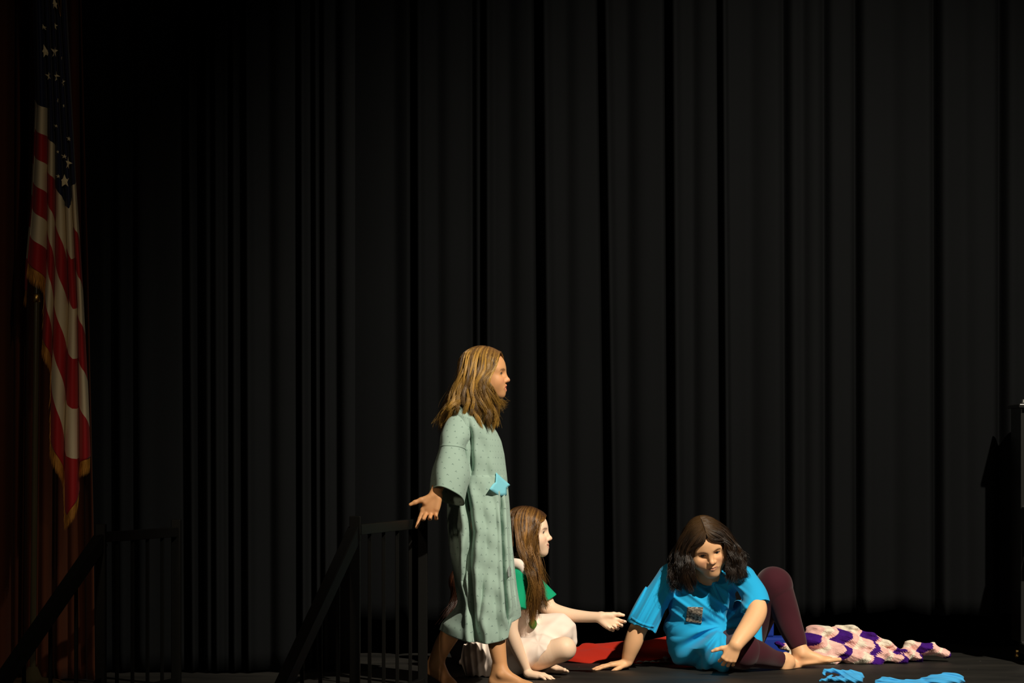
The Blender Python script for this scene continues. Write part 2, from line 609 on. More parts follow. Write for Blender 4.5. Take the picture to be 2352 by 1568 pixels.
def build_pole():
    base = P(80, 1050, YF + .06)
    root = thing('flagpole', 'dark varnished flagpole standing on a round base behind the flag', 'flagpole', (base[0] - .01, base[1], 0))
    top = P(96, -300, YF + .09)
    bot = np.array((base[0] - .01, base[1], .03))
    t = top - bot
    n = 28
    th = np.linspace(0, 2 * math.pi, n, endpoint=False)

    def tube(name, a, b, prof, m):
        ax = (b - a); L = np.linalg.norm(ax); ax /= L
        s = np.cross(ax, (0, 1, 0)); s /= np.linalg.norm(s)
        w = np.cross(ax, s)
        V = np.concatenate([a + ax * (u * L) + r * (np.cos(th)[:, None] * s + np.sin(th)[:, None] * w) for u, r in prof])
        return link(name, npmesh(name, V, grid_faces(n, len(prof), True)), m, root)
    def at(py): return bot + t * ((CH - (py - HY) / F * YF - bot[2]) / t[2])
    tube('pole', bot, top, [(0, .013), (.02, .0135), (1, .0125)], M['pole'])
    tube('collar', at(692), at(672), [(0, .013), (.1, .0175), (.5, .016), (.9, .0175), (1, .013)], M['brass'])
    V, Fc = lathe([(0, 0), (.16, 0), (.165, .012), (.12, .03), (.04, .045), (.022, .09), (0, .09)], 32)
    V = V + np.array((bot[0], bot[1], 0))
    link('base', npmesh('base', V, Fc), M['pole'], root)


build_pole()


# ------------------------------------------------------------------ stair railings and steps
def railing(label, p_near, p_far, zr, slope_dir, slope_len, slope_ang):
    """level part p_near->p_far on the stage, sloping part going down from p_near"""
    root = thing('stair_railing', label, 'railing', (p_near[0], p_near[1], 0), 'stair railings at the front of the stage')
    a = np.array((p_near[0], p_near[1], zr)); b = np.array((p_far[0], p_far[1], zr))
    d = np.array((slope_dir[0], slope_dir[1], 0)); d /= np.linalg.norm(d)
    dz = -math.tan(math.radians(slope_ang))
    c = a + d * slope_len + np.array((0, 0, dz * slope_len))
    w = .042
    boxes('post', [bar((a[0], a[1], 0), (a[0], a[1], zr + .055), w)], M['black_metal'], root)
    boxes('post', [bar((b[0], b[1], 0), (b[0], b[1], zr + .055), w)], M['black_metal'], root)
    zb = -1.0
    boxes('post', [bar((c[0], c[1], zb), (c[0], c[1], c[2] + .04), w)], M['black_metal'], root)
    boxes('top_rail', [bar(a + (b - a) * .03, b - (b - a) * .03, .035, .042)], M['rail_wood'], root)
    boxes('sloping_rail', [bar(a + (0, 0, -.01), c + (0, 0, -.01), .045, .06)], M['rail_wood'], root)
    boxes('bottom_rail', [bar(a + (0, 0, .022 - zr), b + (0, 0, .022 - zr), .025)], M['black_metal'], root, .002)
    for k in range(1, 5):
        p = a + (b - a) * k / 5
        boxes('baluster', [bar((p[0], p[1], .022), (p[0], p[1], zr - .01), .015)], M['black_metal'], root, .002)
    lo = c[2] - zr + .1
    n = 7
    boxes('bottom_rail', [bar(a + (0, 0, .10 - zr), c + (0, 0, .10 - zr), .025)], M['black_metal'], root, .002)
    for k in range(1, n):
        p = a + (c - a) * k / n
        boxes('baluster', [bar((p[0], p[1], p[2] - zr + .10), (p[0], p[1], p[2] - .02), .015)], M['black_metal'], root, .002)
    return root


sd = (-.29, -.957)
railing('black stair railing beside the barefoot standing person in the green gown', (-.629, 10.6), (XW(971, 11.70), 11.70), .720, sd, 1.35, 35.5)
railing('black stair railing under the hanging flag, by the red curtain', (XW(232, 10.92), 10.92), (XW(405, 11.72), 11.72), .68, (-.42, -.957), 1.30, 37)


def steps():
    root = thing('stage_steps', 'black steps going down from the stage front between the two railings', 'steps', (-1.3, 10.2, -1.0))
    d = np.array((-.32, -.947, 0)); d /= np.linalg.norm(d)
    s = np.array((-d[1], d[0], 0))
    c0 = np.array((-1.165, 10.76, 0)) - np.array((0, 0, 0))
    for k in range(5):
        z = -.2 * (k + 1)
        c = c0 + d * (.03 + .15 + .27 * k)
        if z <= -1: break
        boxes('step', [((c[0], c[1], (z - 1) / 2), (1.0, .27, z + 1), np.stack([s, d, (0, 0, 1)], 1))], M['black_metal'], root)


steps()

# ------------------------------------------------------------------ upright piano at the right edge
def piano():
    Yp = 12.98
    x0 = XW(2339, Yp) + .012
    root = thing('upright_piano', 'black upright piano with brass casters at the right edge of the stage', 'piano', (x0 + .7, Yp + .15, 0))
    ztop = CH + (HY - 928) / F * Yp
    w, dd = 1.45, .26
    cx, cy = x0 + w / 2, Yp + dd / 2
    boxes('case', [((cx, cy, (ztop + .09) / 2), (w, dd, ztop - .09 - .02), None)], M['piano_black'], root, .006)
    boxes('lid', [((cx, cy - .01, ztop - .008), (w + .03, dd + .05, .02), None)], M['piano_black'], root, .005)
    boxes('side_arm', [((x0 + .02, Yp - .13, .70), (.04, .26, .14), None)], M['piano_black'], root, .01)
    boxes('keybed', [((cx, Yp - .13, .66), (w - .1, .26, .05), None)], M['piano_black'], root, .005)
    boxes('key_lid', [((cx, Yp - .12, .74), (w - .1, .22, .03), None)], M['piano_black'], root, .005)
    for xx in (x0 + .02, x0 + w - .02):
        boxes('toe_block', [((xx, Yp - .06, .075), (.045, .20, .05), None)], M['piano_black'], root, .006)
    for xx in (x0 + .02, x0 + w - .02):
        for yy in (Yp - .13, Yp + dd - .05):
            V, Fc = lathe([(0, -.008), (.018, -.008), (.022, -.003), (.022, .003), (.018, .008), (0, .008)], 20)
            V = V[:, [2, 0, 1]] + np.array((xx, yy, .023))
            link('caster', npmesh('caster', V, Fc), M['brass'], root)
            boxes('caster_fork', [((xx, yy, .046), (.014, .03, .012), None)], M['brass'], root, .002)
    V, Fc = lathe([(0, 0), (.012, 0), (.014, .006), (.008, .012), (.010, .02), (0, .022)], 16)
    link('knob', npmesh('knob', V + np.array((x0 + .01, Yp - .02, ztop + .002)), Fc), M['steel'], root)
    link('knob', npmesh('knob', V[:, [0, 2, 1]] * (1, -1, 1) + np.array((x0 + .022, Yp - .0, .94 - .30 + .02)), Fc), M['steel'], root)


piano()
# ------------------------------------------------------------------ signed-distance modelling
def nrm(v):
    v = np.asarray(v, float)
    return v / np.linalg.norm(v)


class SDF:
    """ordered list of rounded shapes blended into one surface"""
    def __init__(s):
        s.ops = []
        s.disp = None
        s.post = []
        s.lo = np.array((1e9,) * 3); s.hi = -s.lo

    def _b(s, p, r):
        s.lo = np.minimum(s.lo, np.asarray(p) - r); s.hi = np.maximum(s.hi, np.asarray(p) + r)

    def cap(s, a, b, ra, rb=None, k=.02, sub=False):
        rb = ra if rb is None else rb
        a = np.asarray(a, float); b = np.asarray(b, float)
        s.ops.append(('cap', (a, b, ra, rb), k, sub))
        if not sub: s._b(a, ra); s._b(b, rb)

    def chain(s, pts, k=.02):
        """a tapering limb through the points"""
        q = np.array([list(p) + [r] for p, r in pts], float)
        if len(q) > 2: q = catmull(q, (len(q) - 1) * 9 + 1)
        for i in range(len(q) - 1):
            s.cap(q[i, :3], q[i + 1, :3], q[i, 3], q[i + 1, 3], k if i == 0 else .0004)

    def cut(s, c, r, R=None):
        """clean opening made after the folds"""
        s.post.append(('ell', (np.asarray(c, float), np.asarray(r, float), np.eye(3) if R is None else np.asarray(R, float)), .003, True))

    def ell(s, c, r, R=None, k=.02, sub=False):
        c = np.asarray(c, float); r = np.asarray(r, float)
        R = np.eye(3) if R is None else np.asarray(R, float)
        s.ops.append(('ell', (c, r, R), k, sub))
        if not sub: s._b(c, r.max())

    def plane(s, p, n, k=.002):
        """cut away the side n points to"""
        s.ops.append(('pl', (np.asarray(p, float), nrm(n)), k, 'cut'))

    @staticmethod
    def d1(kind, q, X):
        if kind == 'cap':
            a, b, ra, rb = q
            ab = b - a
            Lc = float(np.sqrt(ab @ ab)) + 1e-9
            w = X - a.astype(np.float32)
            t = w @ (ab / Lc).astype(np.float32)
            q_ = np.sqrt(np.maximum(np.einsum('ij,ij->i', w, w) - t * t, 0))
            sn = min(max((ra - rb) / Lc, -.97), .97)
            cs = math.sqrt(1 - sn * sn)
            k_ = -sn * q_ + cs * t
            return np.where(k_ < 0, np.sqrt(q_ * q_ + t * t) - ra, np.where(k_ > cs * Lc, np.sqrt(q_ * q_ + (t - Lc) ** 2) - rb, cs * q_ + sn * t - ra))
        if kind == 'ell':
            c, r, R = q
            w = (X - c.astype(np.float32)) @ R.astype(np.float32)
            k0 = np.sqrt(((w / r.astype(np.float32)) ** 2).sum(1)) + 1e-6
            k1 = np.sqrt(((w / (r ** 2).astype(np.float32)) ** 2).sum(1)) + 1e-6
            return k0 * (k0 - 1) / k1
        if kind == 'pl':
            p, n = q
            return (X - p.astype(np.float32)) @ n.astype(np.float32)

    @staticmethod
    def comb(acc, d, k, sub):
        if sub == 'cut':
            return np.maximum(acc, d)
        if sub:
            h = np.clip(.5 - .5 * (acc + d) / k, 0, 1)
            return acc + (-d - acc) * h + k * h * (1 - h)
        h = np.clip(.5 + .5 * (acc - d) / k, 0, 1)
        return acc + (d - acc) * h - k * h * (1 - h)

    def mesh(s, h, pad=.03):
        B = 8
        lo = s.lo - pad
        nb = np.ceil((s.hi + pad - lo) / (h * B)).astype(int)
        n = nb * B + 1
        bc = np.stack(np.meshgrid(*[np.arange(m) for m in nb], indexing='ij'), -1).reshape(-1, 3)
        cen = (lo + (bc + .5) * B * h).astype(np.float32)
        hd = B * h * .87
        acc = np.full(len(cen), 1.0, np.float32)
        rel = []
        for kind, q, k, sub in s.ops:
            d = SDF.d1(kind, q, cen)
            rel.append(d)
            acc = SDF.comb(acc, d, k, sub)
        acc0 = acc.copy()
        mg = .02 if s.disp is not None else .0
        for kind, q, k, sub in s.post:
            dd = SDF.d1(kind, q, cen)
            acc = np.maximum(acc, -dd)
        act = (np.abs(acc) < hd * 1.25 + .012 + mg)
        D = np.full(tuple(n), 1.0, np.float32)
        # sign of the coarse blocks
        D4 = np.repeat(np.repeat(np.repeat(acc.reshape(tuple(nb)), B, 0), B, 1), B, 2)
        D[:-1, :-1, :-1] = D4
        D[-1] = 1; D[:, -1] = 1; D[:, :, -1] = 1
        del D4
        ab = bc[act]; acc0b = acc0[act]
        off = np.stack(np.meshgrid(*[np.arange(B)] * 3, indexing='ij'), -1).reshape(-1, 3)
        G = (ab[:, None] * B + off[None])
        X = (lo + G * h).astype(np.float32)
        A = np.full((len(ab), B ** 3), 1.0, np.float32)
        for (kind, q, k, sub), d in zip(s.ops, rel):
            db = d[act]
            if sub == 'cut': sel = np.ones(len(db), bool)
            elif sub: sel = db < hd + k + .004
            else: sel = db < np.maximum(acc0b, 0) + 2 * hd + k + .02
            if not sel.any(): continue
            m = int(sel.sum())
            dd = SDF.d1(kind, q, X[sel].reshape(-1, 3)).reshape(m, -1)
            A[sel] = SDF.comb(A[sel], dd, k, sub)
        if s.disp is not None:
            A = (A.ravel() + s.disp(X.reshape(-1, 3))).reshape(A.shape)
        for kind, q, k, sub in s.post:
            A = SDF.comb(A.ravel(), SDF.d1(kind, q, X.reshape(-1, 3)), k, sub).reshape(A.shape)
        D[G[..., 0], G[..., 1], G[..., 2]] = A
        del X, A
        return nets(D, lo, h)


def nets(D, lo, h):
    ins = D < 0
    c = np.zeros(tuple(np.array(D.shape) - 1), np.uint8)
    for i in (0, 1):
        for j in (0, 1):
            for k in (0, 1):
                c += ins[i:D.shape[0] - 1 + i, j:D.shape[1] - 1 + j, k:D.shape[2] - 1 + k]
    idx = np.argwhere((c > 0) & (c < 8))
    del c
    cor = {}
    for i in (0, 1):
        for j in (0, 1):
            for k in (0, 1):
                cor[(i, j, k)] = D[idx[:, 0] + i, idx[:, 1] + j, idx[:, 2] + k]
    S = np.zeros((len(idx), 3)); N = np.zeros(len(idx))
    for a in cor:
        for ax in range(3):
            if a[ax]: continue
            b = list(a); b[ax] = 1; b = tuple(b)
            va, vb = cor[a], cor[b]
            m = (va < 0) != (vb < 0)
            t = np.where(m, va / np.where(va - vb == 0, 1, va - vb), 0)
            p = np.tile(np.array(a, float), (len(idx), 1))
            p[:, ax] = t
            S[m] += p[m]; N[m] += 1
    V = S / np.maximum(N, 1)[:, None]
    # one step onto the trilinear surface
    for _ in range(2):
        x, y, z = V[:, 0], V[:, 1], V[:, 2]
        val = 0; gx = 0; gy = 0; gz = 0
        for (i, j, k), v in cor.items():
            wx = x if i else 1 - x; wy = y if j else 1 - y; wz = z if k else 1 - z
            val = val + v * wx * wy * wz
            gx = gx + v * (1 if i else -1) * wy * wz
            gy = gy + v * (1 if j else -1) * wx * wz
            gz = gz + v * (1 if k else -1) * wx * wy
        g2 = gx * gx + gy * gy + gz * gz + 1e-12
        st = np.clip(val / g2, -400, 400)
        dlt = np.stack([gx, gy, gz], 1) * st[:, None]
        V = V - np.clip(dlt, -.5, .5)
        V = np.clip(V, -.1, 1.1)
    vid = np.full(D.shape, -1, np.int32)
    vid[idx[:, 0], idx[:, 1], idx[:, 2]] = np.arange(len(idx))
    Q = []
    for ax in range(3):
        sl0 = [slice(1, -1)] * 3; sl1 = [slice(1, -1)] * 3
        sl0[ax] = slice(0, -1); sl1[ax] = slice(1, None)
        a = ins[tuple(sl0)]; b = ins[tuple(sl1)]
        e = np.argwhere(a != b)
        flip = a[e[:, 0], e[:, 1], e[:, 2]]
        o = np.array([1, 1, 1]); o[ax] = 0
        e = e + o
        u, w = [(1, 2), (2, 0), (0, 1)][ax]
        du = np.zeros(3, int); du[u] = 1
        dw = np.zeros(3, int); dw[w] = 1
        q = np.stack([vid[tuple((e - du - dw).T)], vid[tuple((e - dw).T)], vid[tuple(e.T)], vid[tuple((e - du).T)]], 1)
        q[~flip] = q[~flip][:, ::-1]
        Q.append(q)
    Q = np.concatenate(Q)
    Q = Q[(Q >= 0).all(1)]
    return (lo + (idx + V) * h).astype(np.float32), Q


def wob(X, f, seed, n=5):
    """smooth 3-D wobble in about -1..1"""
    r = np.random.RandomState(seed)
    o = np.zeros(len(X), np.float32)
    for i in range(n):
        k = r.randn(3); k = k / np.linalg.norm(k) * f * (.6 + .9 * r.rand())
        o += np.sin(X @ k.astype(np.float32) + r.rand() * 6.28)
    return o / n * 1.6


def ridge(t, sharp=2.0):
    """0..1 soft ridge of a phase"""
    return (0.5 + 0.5 * np.cos(t)) ** sharp


# ------------------------------------------------------------------ body pieces
class Frame:
    def __init__(s, o, f, u, sc=1.0):
        s.o = np.asarray(o, float); s.f = nrm(f)
        l = nrm(np.cross(u, s.f)); s.l = l
        s.u = np.cross(s.f, l)
        s.R = np.stack([s.f, s.l, s.u], 1)
        s.s = sc

    def w(s, x, y, z): return s.o + s.R @ (np.array((x, y, z)) * s.s)

    def loc(s, X): return ((X - s.o) @ s.R) / s.s


def head_ops(B, fr, mouth='open', smile=0.0, chub=0.0):
    s = fr.s
    W = fr.w
    def e(c, r, k, sub=False): B.ell(W(*c), np.array(r) * s, fr.R, k * s, sub)
    def c(a, b, ra, rb, k, sub=False): B.cap(W(*a), W(*b), ra * s, rb * s, k * s, sub)
    e((-.015, 0, .03), (.092, .074, .080), .03)
    e((.024, 0, .030), (.066, .063, .058), .03)
    e((.028, 0, -.032), (.056, .058 + chub * .010, .070), .03)
    for y in (1, -1):
        c((.004, y * (.046 + chub * .004), -.056), (.062, y * .015, -.086), .019 + chub * .007, .016, .03)
        e((.056, y * (.033 + chub * .006), -.036), (.026, .023 + chub * .008, .026 + chub * .005), .03)
        c((.074, y * .014, .016), (.062, y * .042, .018), .011, .010, .022)
    e((.070, 0, -.092), (.0185, .018, .0165), .02)
    if chub: e((.045, 0, -.108), (.035, .035, .018), .03)
    e((.0685, 0, -.061), (.0240, .032, .025), .02)
    # eye sockets
    for y in (1, -1):
        e((.090, y * .0315, .000), (.014, .017, .011), .018, True)
    # nose
    c((.0805, 0, .006), (.099, 0, -.024), .0072, .0085, .016)
    e((.1015, 0, -.0295), (.0105, .0095, .0088), .008)
    for y in (1, -1):
        e((.0905, y * .0115, -.0345), (.0095, .0072, .0070), .007)
        e((.0965, y * .0062, -.0415), (.0045, .0030, .0030), .003, True)
    # eyelids over eyeballs
    for y in (1, -1):
        e((.0655, y * .0315, .000), (.0148, .0148, .0138), .006)
        e((.0815, y * .0315, -.0005), (.0095, .0128, .0054), .003, True)
        c((.0760, y * .020, .0088), (.0725, y * .044, .0072), .0042, .0032, .004)
    # ears
    for y in (1, -1):
        e((-.006, y * .074, -.010), (.017, .006, .029), .008)
        e((-.003, y * .0805, -.008), (.009, .004, .018), .004, True)
    # mouth
    sm = smile * .008
    if mouth == 'open':
        zt, zb = -.0535, -.0735
    elif mouth == 'smile':
        zt, zb = -.0575, -.0705
    else:
        zt, zb = -.0590, -.0680
    w = .0225 + smile * .005
    lx = .0035 if mouth == 'smile' else .0012
    for y in (1, -1):
        c((.0930 - lx, 0, zt), (.0850 - smile * .0015, y * w, (zt + zb) / 2 + sm + .001), .0042, .0026, .007)
        c((.0910 - lx, 0, zb), (.0845 - smile * .0015, y * w, (zt + zb) / 2 + sm - .001), .0052, .0026, .007)
    zc = (zt + zb) / 2
    if mouth == 'open':
        e((.094, 0, zc), (.020, .0150, .0060), .003, True)
    elif mouth == 'smile':
        for y in (1, -1):
            c((.096, 0, zc - .0005), (.0860, y * .0255, zc + sm), .0034, .0024, .002, True)
    else:
        for y in (1, -1):
            c((.0985, 0, zc + .0005), (.0875, y * .0205, zc + .001 + sm), .0020, .0016, .002, True)


def head_paint(V, C, fr, brow, lip=(.62, .20, .14), mouth='open', smile=0, blush=(.78, .30, .20), lash=(.02, .012, .008)):
    L = fr.loc(V)
    x, y, z = L[:, 0], L[:, 1], L[:, 2]
    ay = np.abs(y)
    front = x > .055
    def mixm(m, col, a):
        C[m] = C[m] * (1 - a) + np.array(col) * a
    # blush
    b = np.exp(-(((ay - .038) / .018) ** 2 + ((z + .034) / .017) ** 2)) * (x > .03) * .35
    C[:] = C * (1 - b[:, None]) + np.array(blush) * b[:, None]
    nt = np.exp(-((ay / .012) ** 2 + ((z + .030) / .012) ** 2)) * (x > .09) * .3
    C[:] = C * (1 - nt[:, None]) + np.array(blush) * nt[:, None]
    # brows
    bz = .0195 - ((ay - .032) / .016) ** 2 * .004
    mixm((np.abs(z - bz) < .0026) & (ay > .015) & (ay < .050) & (x > .045), brow, .65)
    # lashes
    uz = .0056 - ((ay - .0315) / .0125) ** 2 * .0052
    mixm((np.abs(z - uz) < .0021) & (np.abs(ay - .0325) < .0145) & (x > .06), lash, .85)
    mixm((np.abs(z + uz + .001) < .0010) & (np.abs(ay - .0315) < .012) & (x > .06), lash, .35)
    zt, zb = {'open': (-.0535, -.0735), 'smile': (-.0575, -.0705), 'shut': (-.0590, -.0680)}[mouth]
    zc = (zt + zb) / 2
    w = .022 + smile * .004
    hh = .5 * (zt - zb) + .0050
    q = (ay / w) ** 2
    m = (q < 1) & (np.abs(z - zc - smile * .008 * q) < hh * np.sqrt(np.clip(1 - q, 0, 1))) & (x > .065)
    mixm(m, lip, .65)
    m = (ay < .0165) & (np.abs(z - zc) < .0058) & (x > .055) & (x < .0885) & (mouth == 'open')
    mixm(m, (.10, .015, .012), .95)
    if mouth == 'shut':
        mixm((ay < .020) & (np.abs(z - zc - .0006) < .0013) & (x > .07), (.20, .05, .035), .8)


def eyes(parent, fr, look=(1, 0, 0), iris=(.10, .07, .04)):
    for y in (1, -1):
        n1, n2 = 24, 24
        V = []
        for i in range(n2):
            a = math.pi * i / (n2 - 1)
            for j in range(n1):
                t = 2 * math.pi * j / n1
                V.append((math.cos(a), math.sin(a) * math.cos(t), math.sin(a) * math.sin(t)))
        V = np.array(V)
        lk = nrm(look)
        Cc = np.tile(np.array((.36, .33, .30)), (len(V), 1))
        dt = V @ lk
        Cc[dt > .74] = iris
        Cc[dt > .92] = (.004, .004, .004)
        Wd = np.array([fr.w(*(np.array((.0668, y * .0315, 0)) + v * .0125)) for v in V])
        link('eye', npmesh('eye', Wd, grid_faces(n1, n2, True), col=Cc), M['eye'], parent)


def teeth(parent, fr, zc, w=.013, h=.0032):
    V, Fc = [], []
    n = 9
    for i in range(n):
        y = -w + 2 * w * i / (n - 1)
        xx = .0855 - (y / w) ** 2 * .006
        V += [fr.w(xx, y, zc + h), fr.w(xx + .0008, y, zc), fr.w(xx - .003, y, zc + h), fr.w(xx - .003, y, zc)]
    for i in range(n - 1):
        a = 4 * i; b = a + 4
        Fc += [[a, a + 1, b + 1, b], [a + 1, a + 3, b + 3, b + 1], [a + 2, a, b, b + 2]]
    link('teeth', npmesh('teeth', np.array(V), Fc), M['teeth'], parent)


def hand_ops(B, wrist, fwd, dorsal, sc=1.0, side=1, curls=((10, 15, 10),) * 4, spread=(8, 2, -4, -11), thumb=(.75, .62, -.25), tcurl=(12, 18), nails=None, lens=1.0, base_lift=0):
    """fwd: wrist->fingers; dorsal: back of the hand; side=+1 puts the thumb on cross(dorsal, fwd)"""
    f = nrm(fwd)
    t = nrm(np.cross(dorsal, f)) * side
    n = nrm(np.cross(f, t)) * side
    def W(x, y, z): return np.asarray(wrist) + (f * x + t * y + n * z) * sc
    kn = [(.074, .027, .001), (.077, .009, .003), (.073, -.009, .002), (.066, -.0255, -.002)]
    wr = [(.0, .012, 0), (.0, .004, 0), (.0, -.004, 0), (.0, -.012, 0)]
    for k in range(4):
        B.cap(W(*wr[k]), W(*kn[k]), .0150 * sc, .0105 * sc, .010 * sc)
    B.ell(W(.040, 0, -.004), np.array((.036, .030, .012)) * sc, np.stack([f, t, n], 1), .012)
    B.cap(W(.012, .016, -.008), W(.044, .030, -.010), .0125 * sc, .0115 * sc, .010)      # thenar
    B.cap(W(.012, -.016, -.007), W(.050, -.023, -.008), .0110 * sc, .0095 * sc, .010)    # hypothenar
    L = [(.038, .023, .019), (.042, .026, .020), (.039, .025, .020), (.031, .019, .018)]
    R = [(.0086, .0078, .0070, .0060), (.0088, .0080, .0071, .0061), (.0085, .0077, .0069, .0059), (.0076, .0069, .0062, .0054)]
    for k in range(4):
        p = np.array(kn[k]); sp = math.radians(spread[k]); a = 0.0
        for j in range(3):
            a += math.radians(curls[k][j])
            d = np.array((math.cos(a) * math.cos(sp), math.cos(a) * math.sin(sp), -math.sin(a)))
            q = p + d * L[k][j] * lens
            B.cap(W(*p), W(*q), R[k][j] * sc, R[k][j + 1] * sc, .0035 if j else .006)
            p0, p = p, q
        if nails is not None:
            up = np.cross(d, (0, -1, 0)) if abs(d[1]) < .9 else np.array((0, 0, 1.))
            up = nrm(np.cross(np.cross(d, (0, 0, 1.)), d)) if np.linalg.norm(np.cross(d, (0, 0, 1.))) > .1 else np.array((1., 0, 0)) * (1 if d[2] < 0 else -1)
            nails.append((W(*(p + up * .006)), .0055 * sc))
    p = np.array((.020, .024, -.008)); d = nrm(np.array(thumb))
    tips = [(.032, .0115, .0105), (.026, .0102, .0090), (.021, .0090, .0068)]
    ax = nrm(np.cross(d, (1, -.2, -.3)))
    for j, (l, r0, r1) in enumerate(tips):
        if j:
            ang = math.radians(tcurl[j - 1])
            tgt = nrm(np.array((.9, -.35, -.3)))
            d = nrm(d * math.cos(ang) + nrm(tgt - d * (tgt @ d)) * math.sin(ang))
        q = p + d * l
        B.cap(W(*p), W(*q), r0 * sc, r1 * sc, .006)
        p = q
    if nails is not None: nails.append((W(*(p + np.array((0, 0, .006)))), .006 * sc))


def foot_ops(B, ankle, toe, up=(0, 0, 1), sc=1.0, side=1, nails=None):
    """ankle joint point, toe direction; sole is 0.062*sc below the ankle joint"""
    f = nrm(toe); l = nrm(np.cross(up, f)) * side; u = nrm(np.cross(f, l)) * side
    if u @ np.asarray(up) < 0: u = -u
    def W(x, y, z): return np.asarray(ankle) + (f * x + l * y + u * z) * sc
    R = np.stack([f, l, u], 1)
    B.ell(W(-.028, 0, -.038), np.array((.030, .027, .025)) * sc, R, .02)       # heel
    B.cap(W(-.030, 0, .03), W(-.034, 0, -.02), .013 * sc, .018 * sc, .02)       # achilles
    B.cap(W(.002, .006, .0), W(.075, .010, -.030), .027 * sc, .018 * sc, .03)   # instep
    B.cap(W(.0, -.008, -.018), W(.085, -.016, -.043), .024 * sc, .015 * sc, .03)
    B.ell(W(.045, 0, -.048), np.array((.075, .030, .013)) * sc, R, .02)         # sole
    B.ell(W(.110, .004, -.045), np.array((.032, .038, .016)) * sc, R, .02)      # ball
    B.ell(W(.0, .030, -.002), np.array((.011, .009, .011)) * sc, R, .012)
    B.ell(W(-.004, -.030, -.008), np.array((.011, .009, .011)) * sc, R, .012)
    ty = (.026, .010, -.004, -.017, -.029)
    tl = (.046, .044, .040, .034, .027)
    tr = (.0115, .0080, .0076, .0073, .0070)
    for y, L, r in zip(ty, tl, tr):
        B.cap(W(.125 - abs(y - .01) * .3, y, -.047), W(.130 + L - abs(y - .01) * .35, y * 1.08, -.049 + (.002 if y > .02 else 0)), r * sc, r * .9 * sc, .004)
        if nails is not None: nails.append((W(.128 + L - abs(y - .01) * .35, y * 1.08, -.049 + r), .006 * sc))


def finish_body(B, h, root, skin, fr, brow, nails, **hp):
    B.plane((0, 0, .001), (0, 0, -1))
    V, Q = B.mesh(h)
    C = np.tile(np.array(skin, np.float32), (len(V), 1))
    C *= (1 + .05 * wob(V, 30, 3)[:, None])
    head_paint(V, C, fr, brow, **hp)
    for p, r in nails:
        m = ((V - np.asarray(p, np.float32)) ** 2).sum(1) < r * r
        C[m] = C[m] * .55 + np.array((.80, .50, .42)) * .45
    return link('body', npmesh('body', V, Q, col=C), M['skin'], root)


# ------------------------------------------------------------------ hair
def catmull(pts, m):
    pts = np.asarray(pts, float)
    p = np.vstack([2 * pts[0] - pts[1], pts, 2 * pts[-1] - pts[-2]])
    n = len(pts) - 1
    t = np.linspace(0, n, m)
    i = np.minimum(t.astype(int), n - 1)
    f = (t - i)[:, None]
    a, b, c, d = p[i], p[i + 1], p[i + 2], p[i + 3]
    return .5 * (2 * b + (c - a) * f + (2 * a - 5 * b + 4 * c - d) * f ** 2 + (-a + 3 * b - 3 * c + d) * f ** 3)


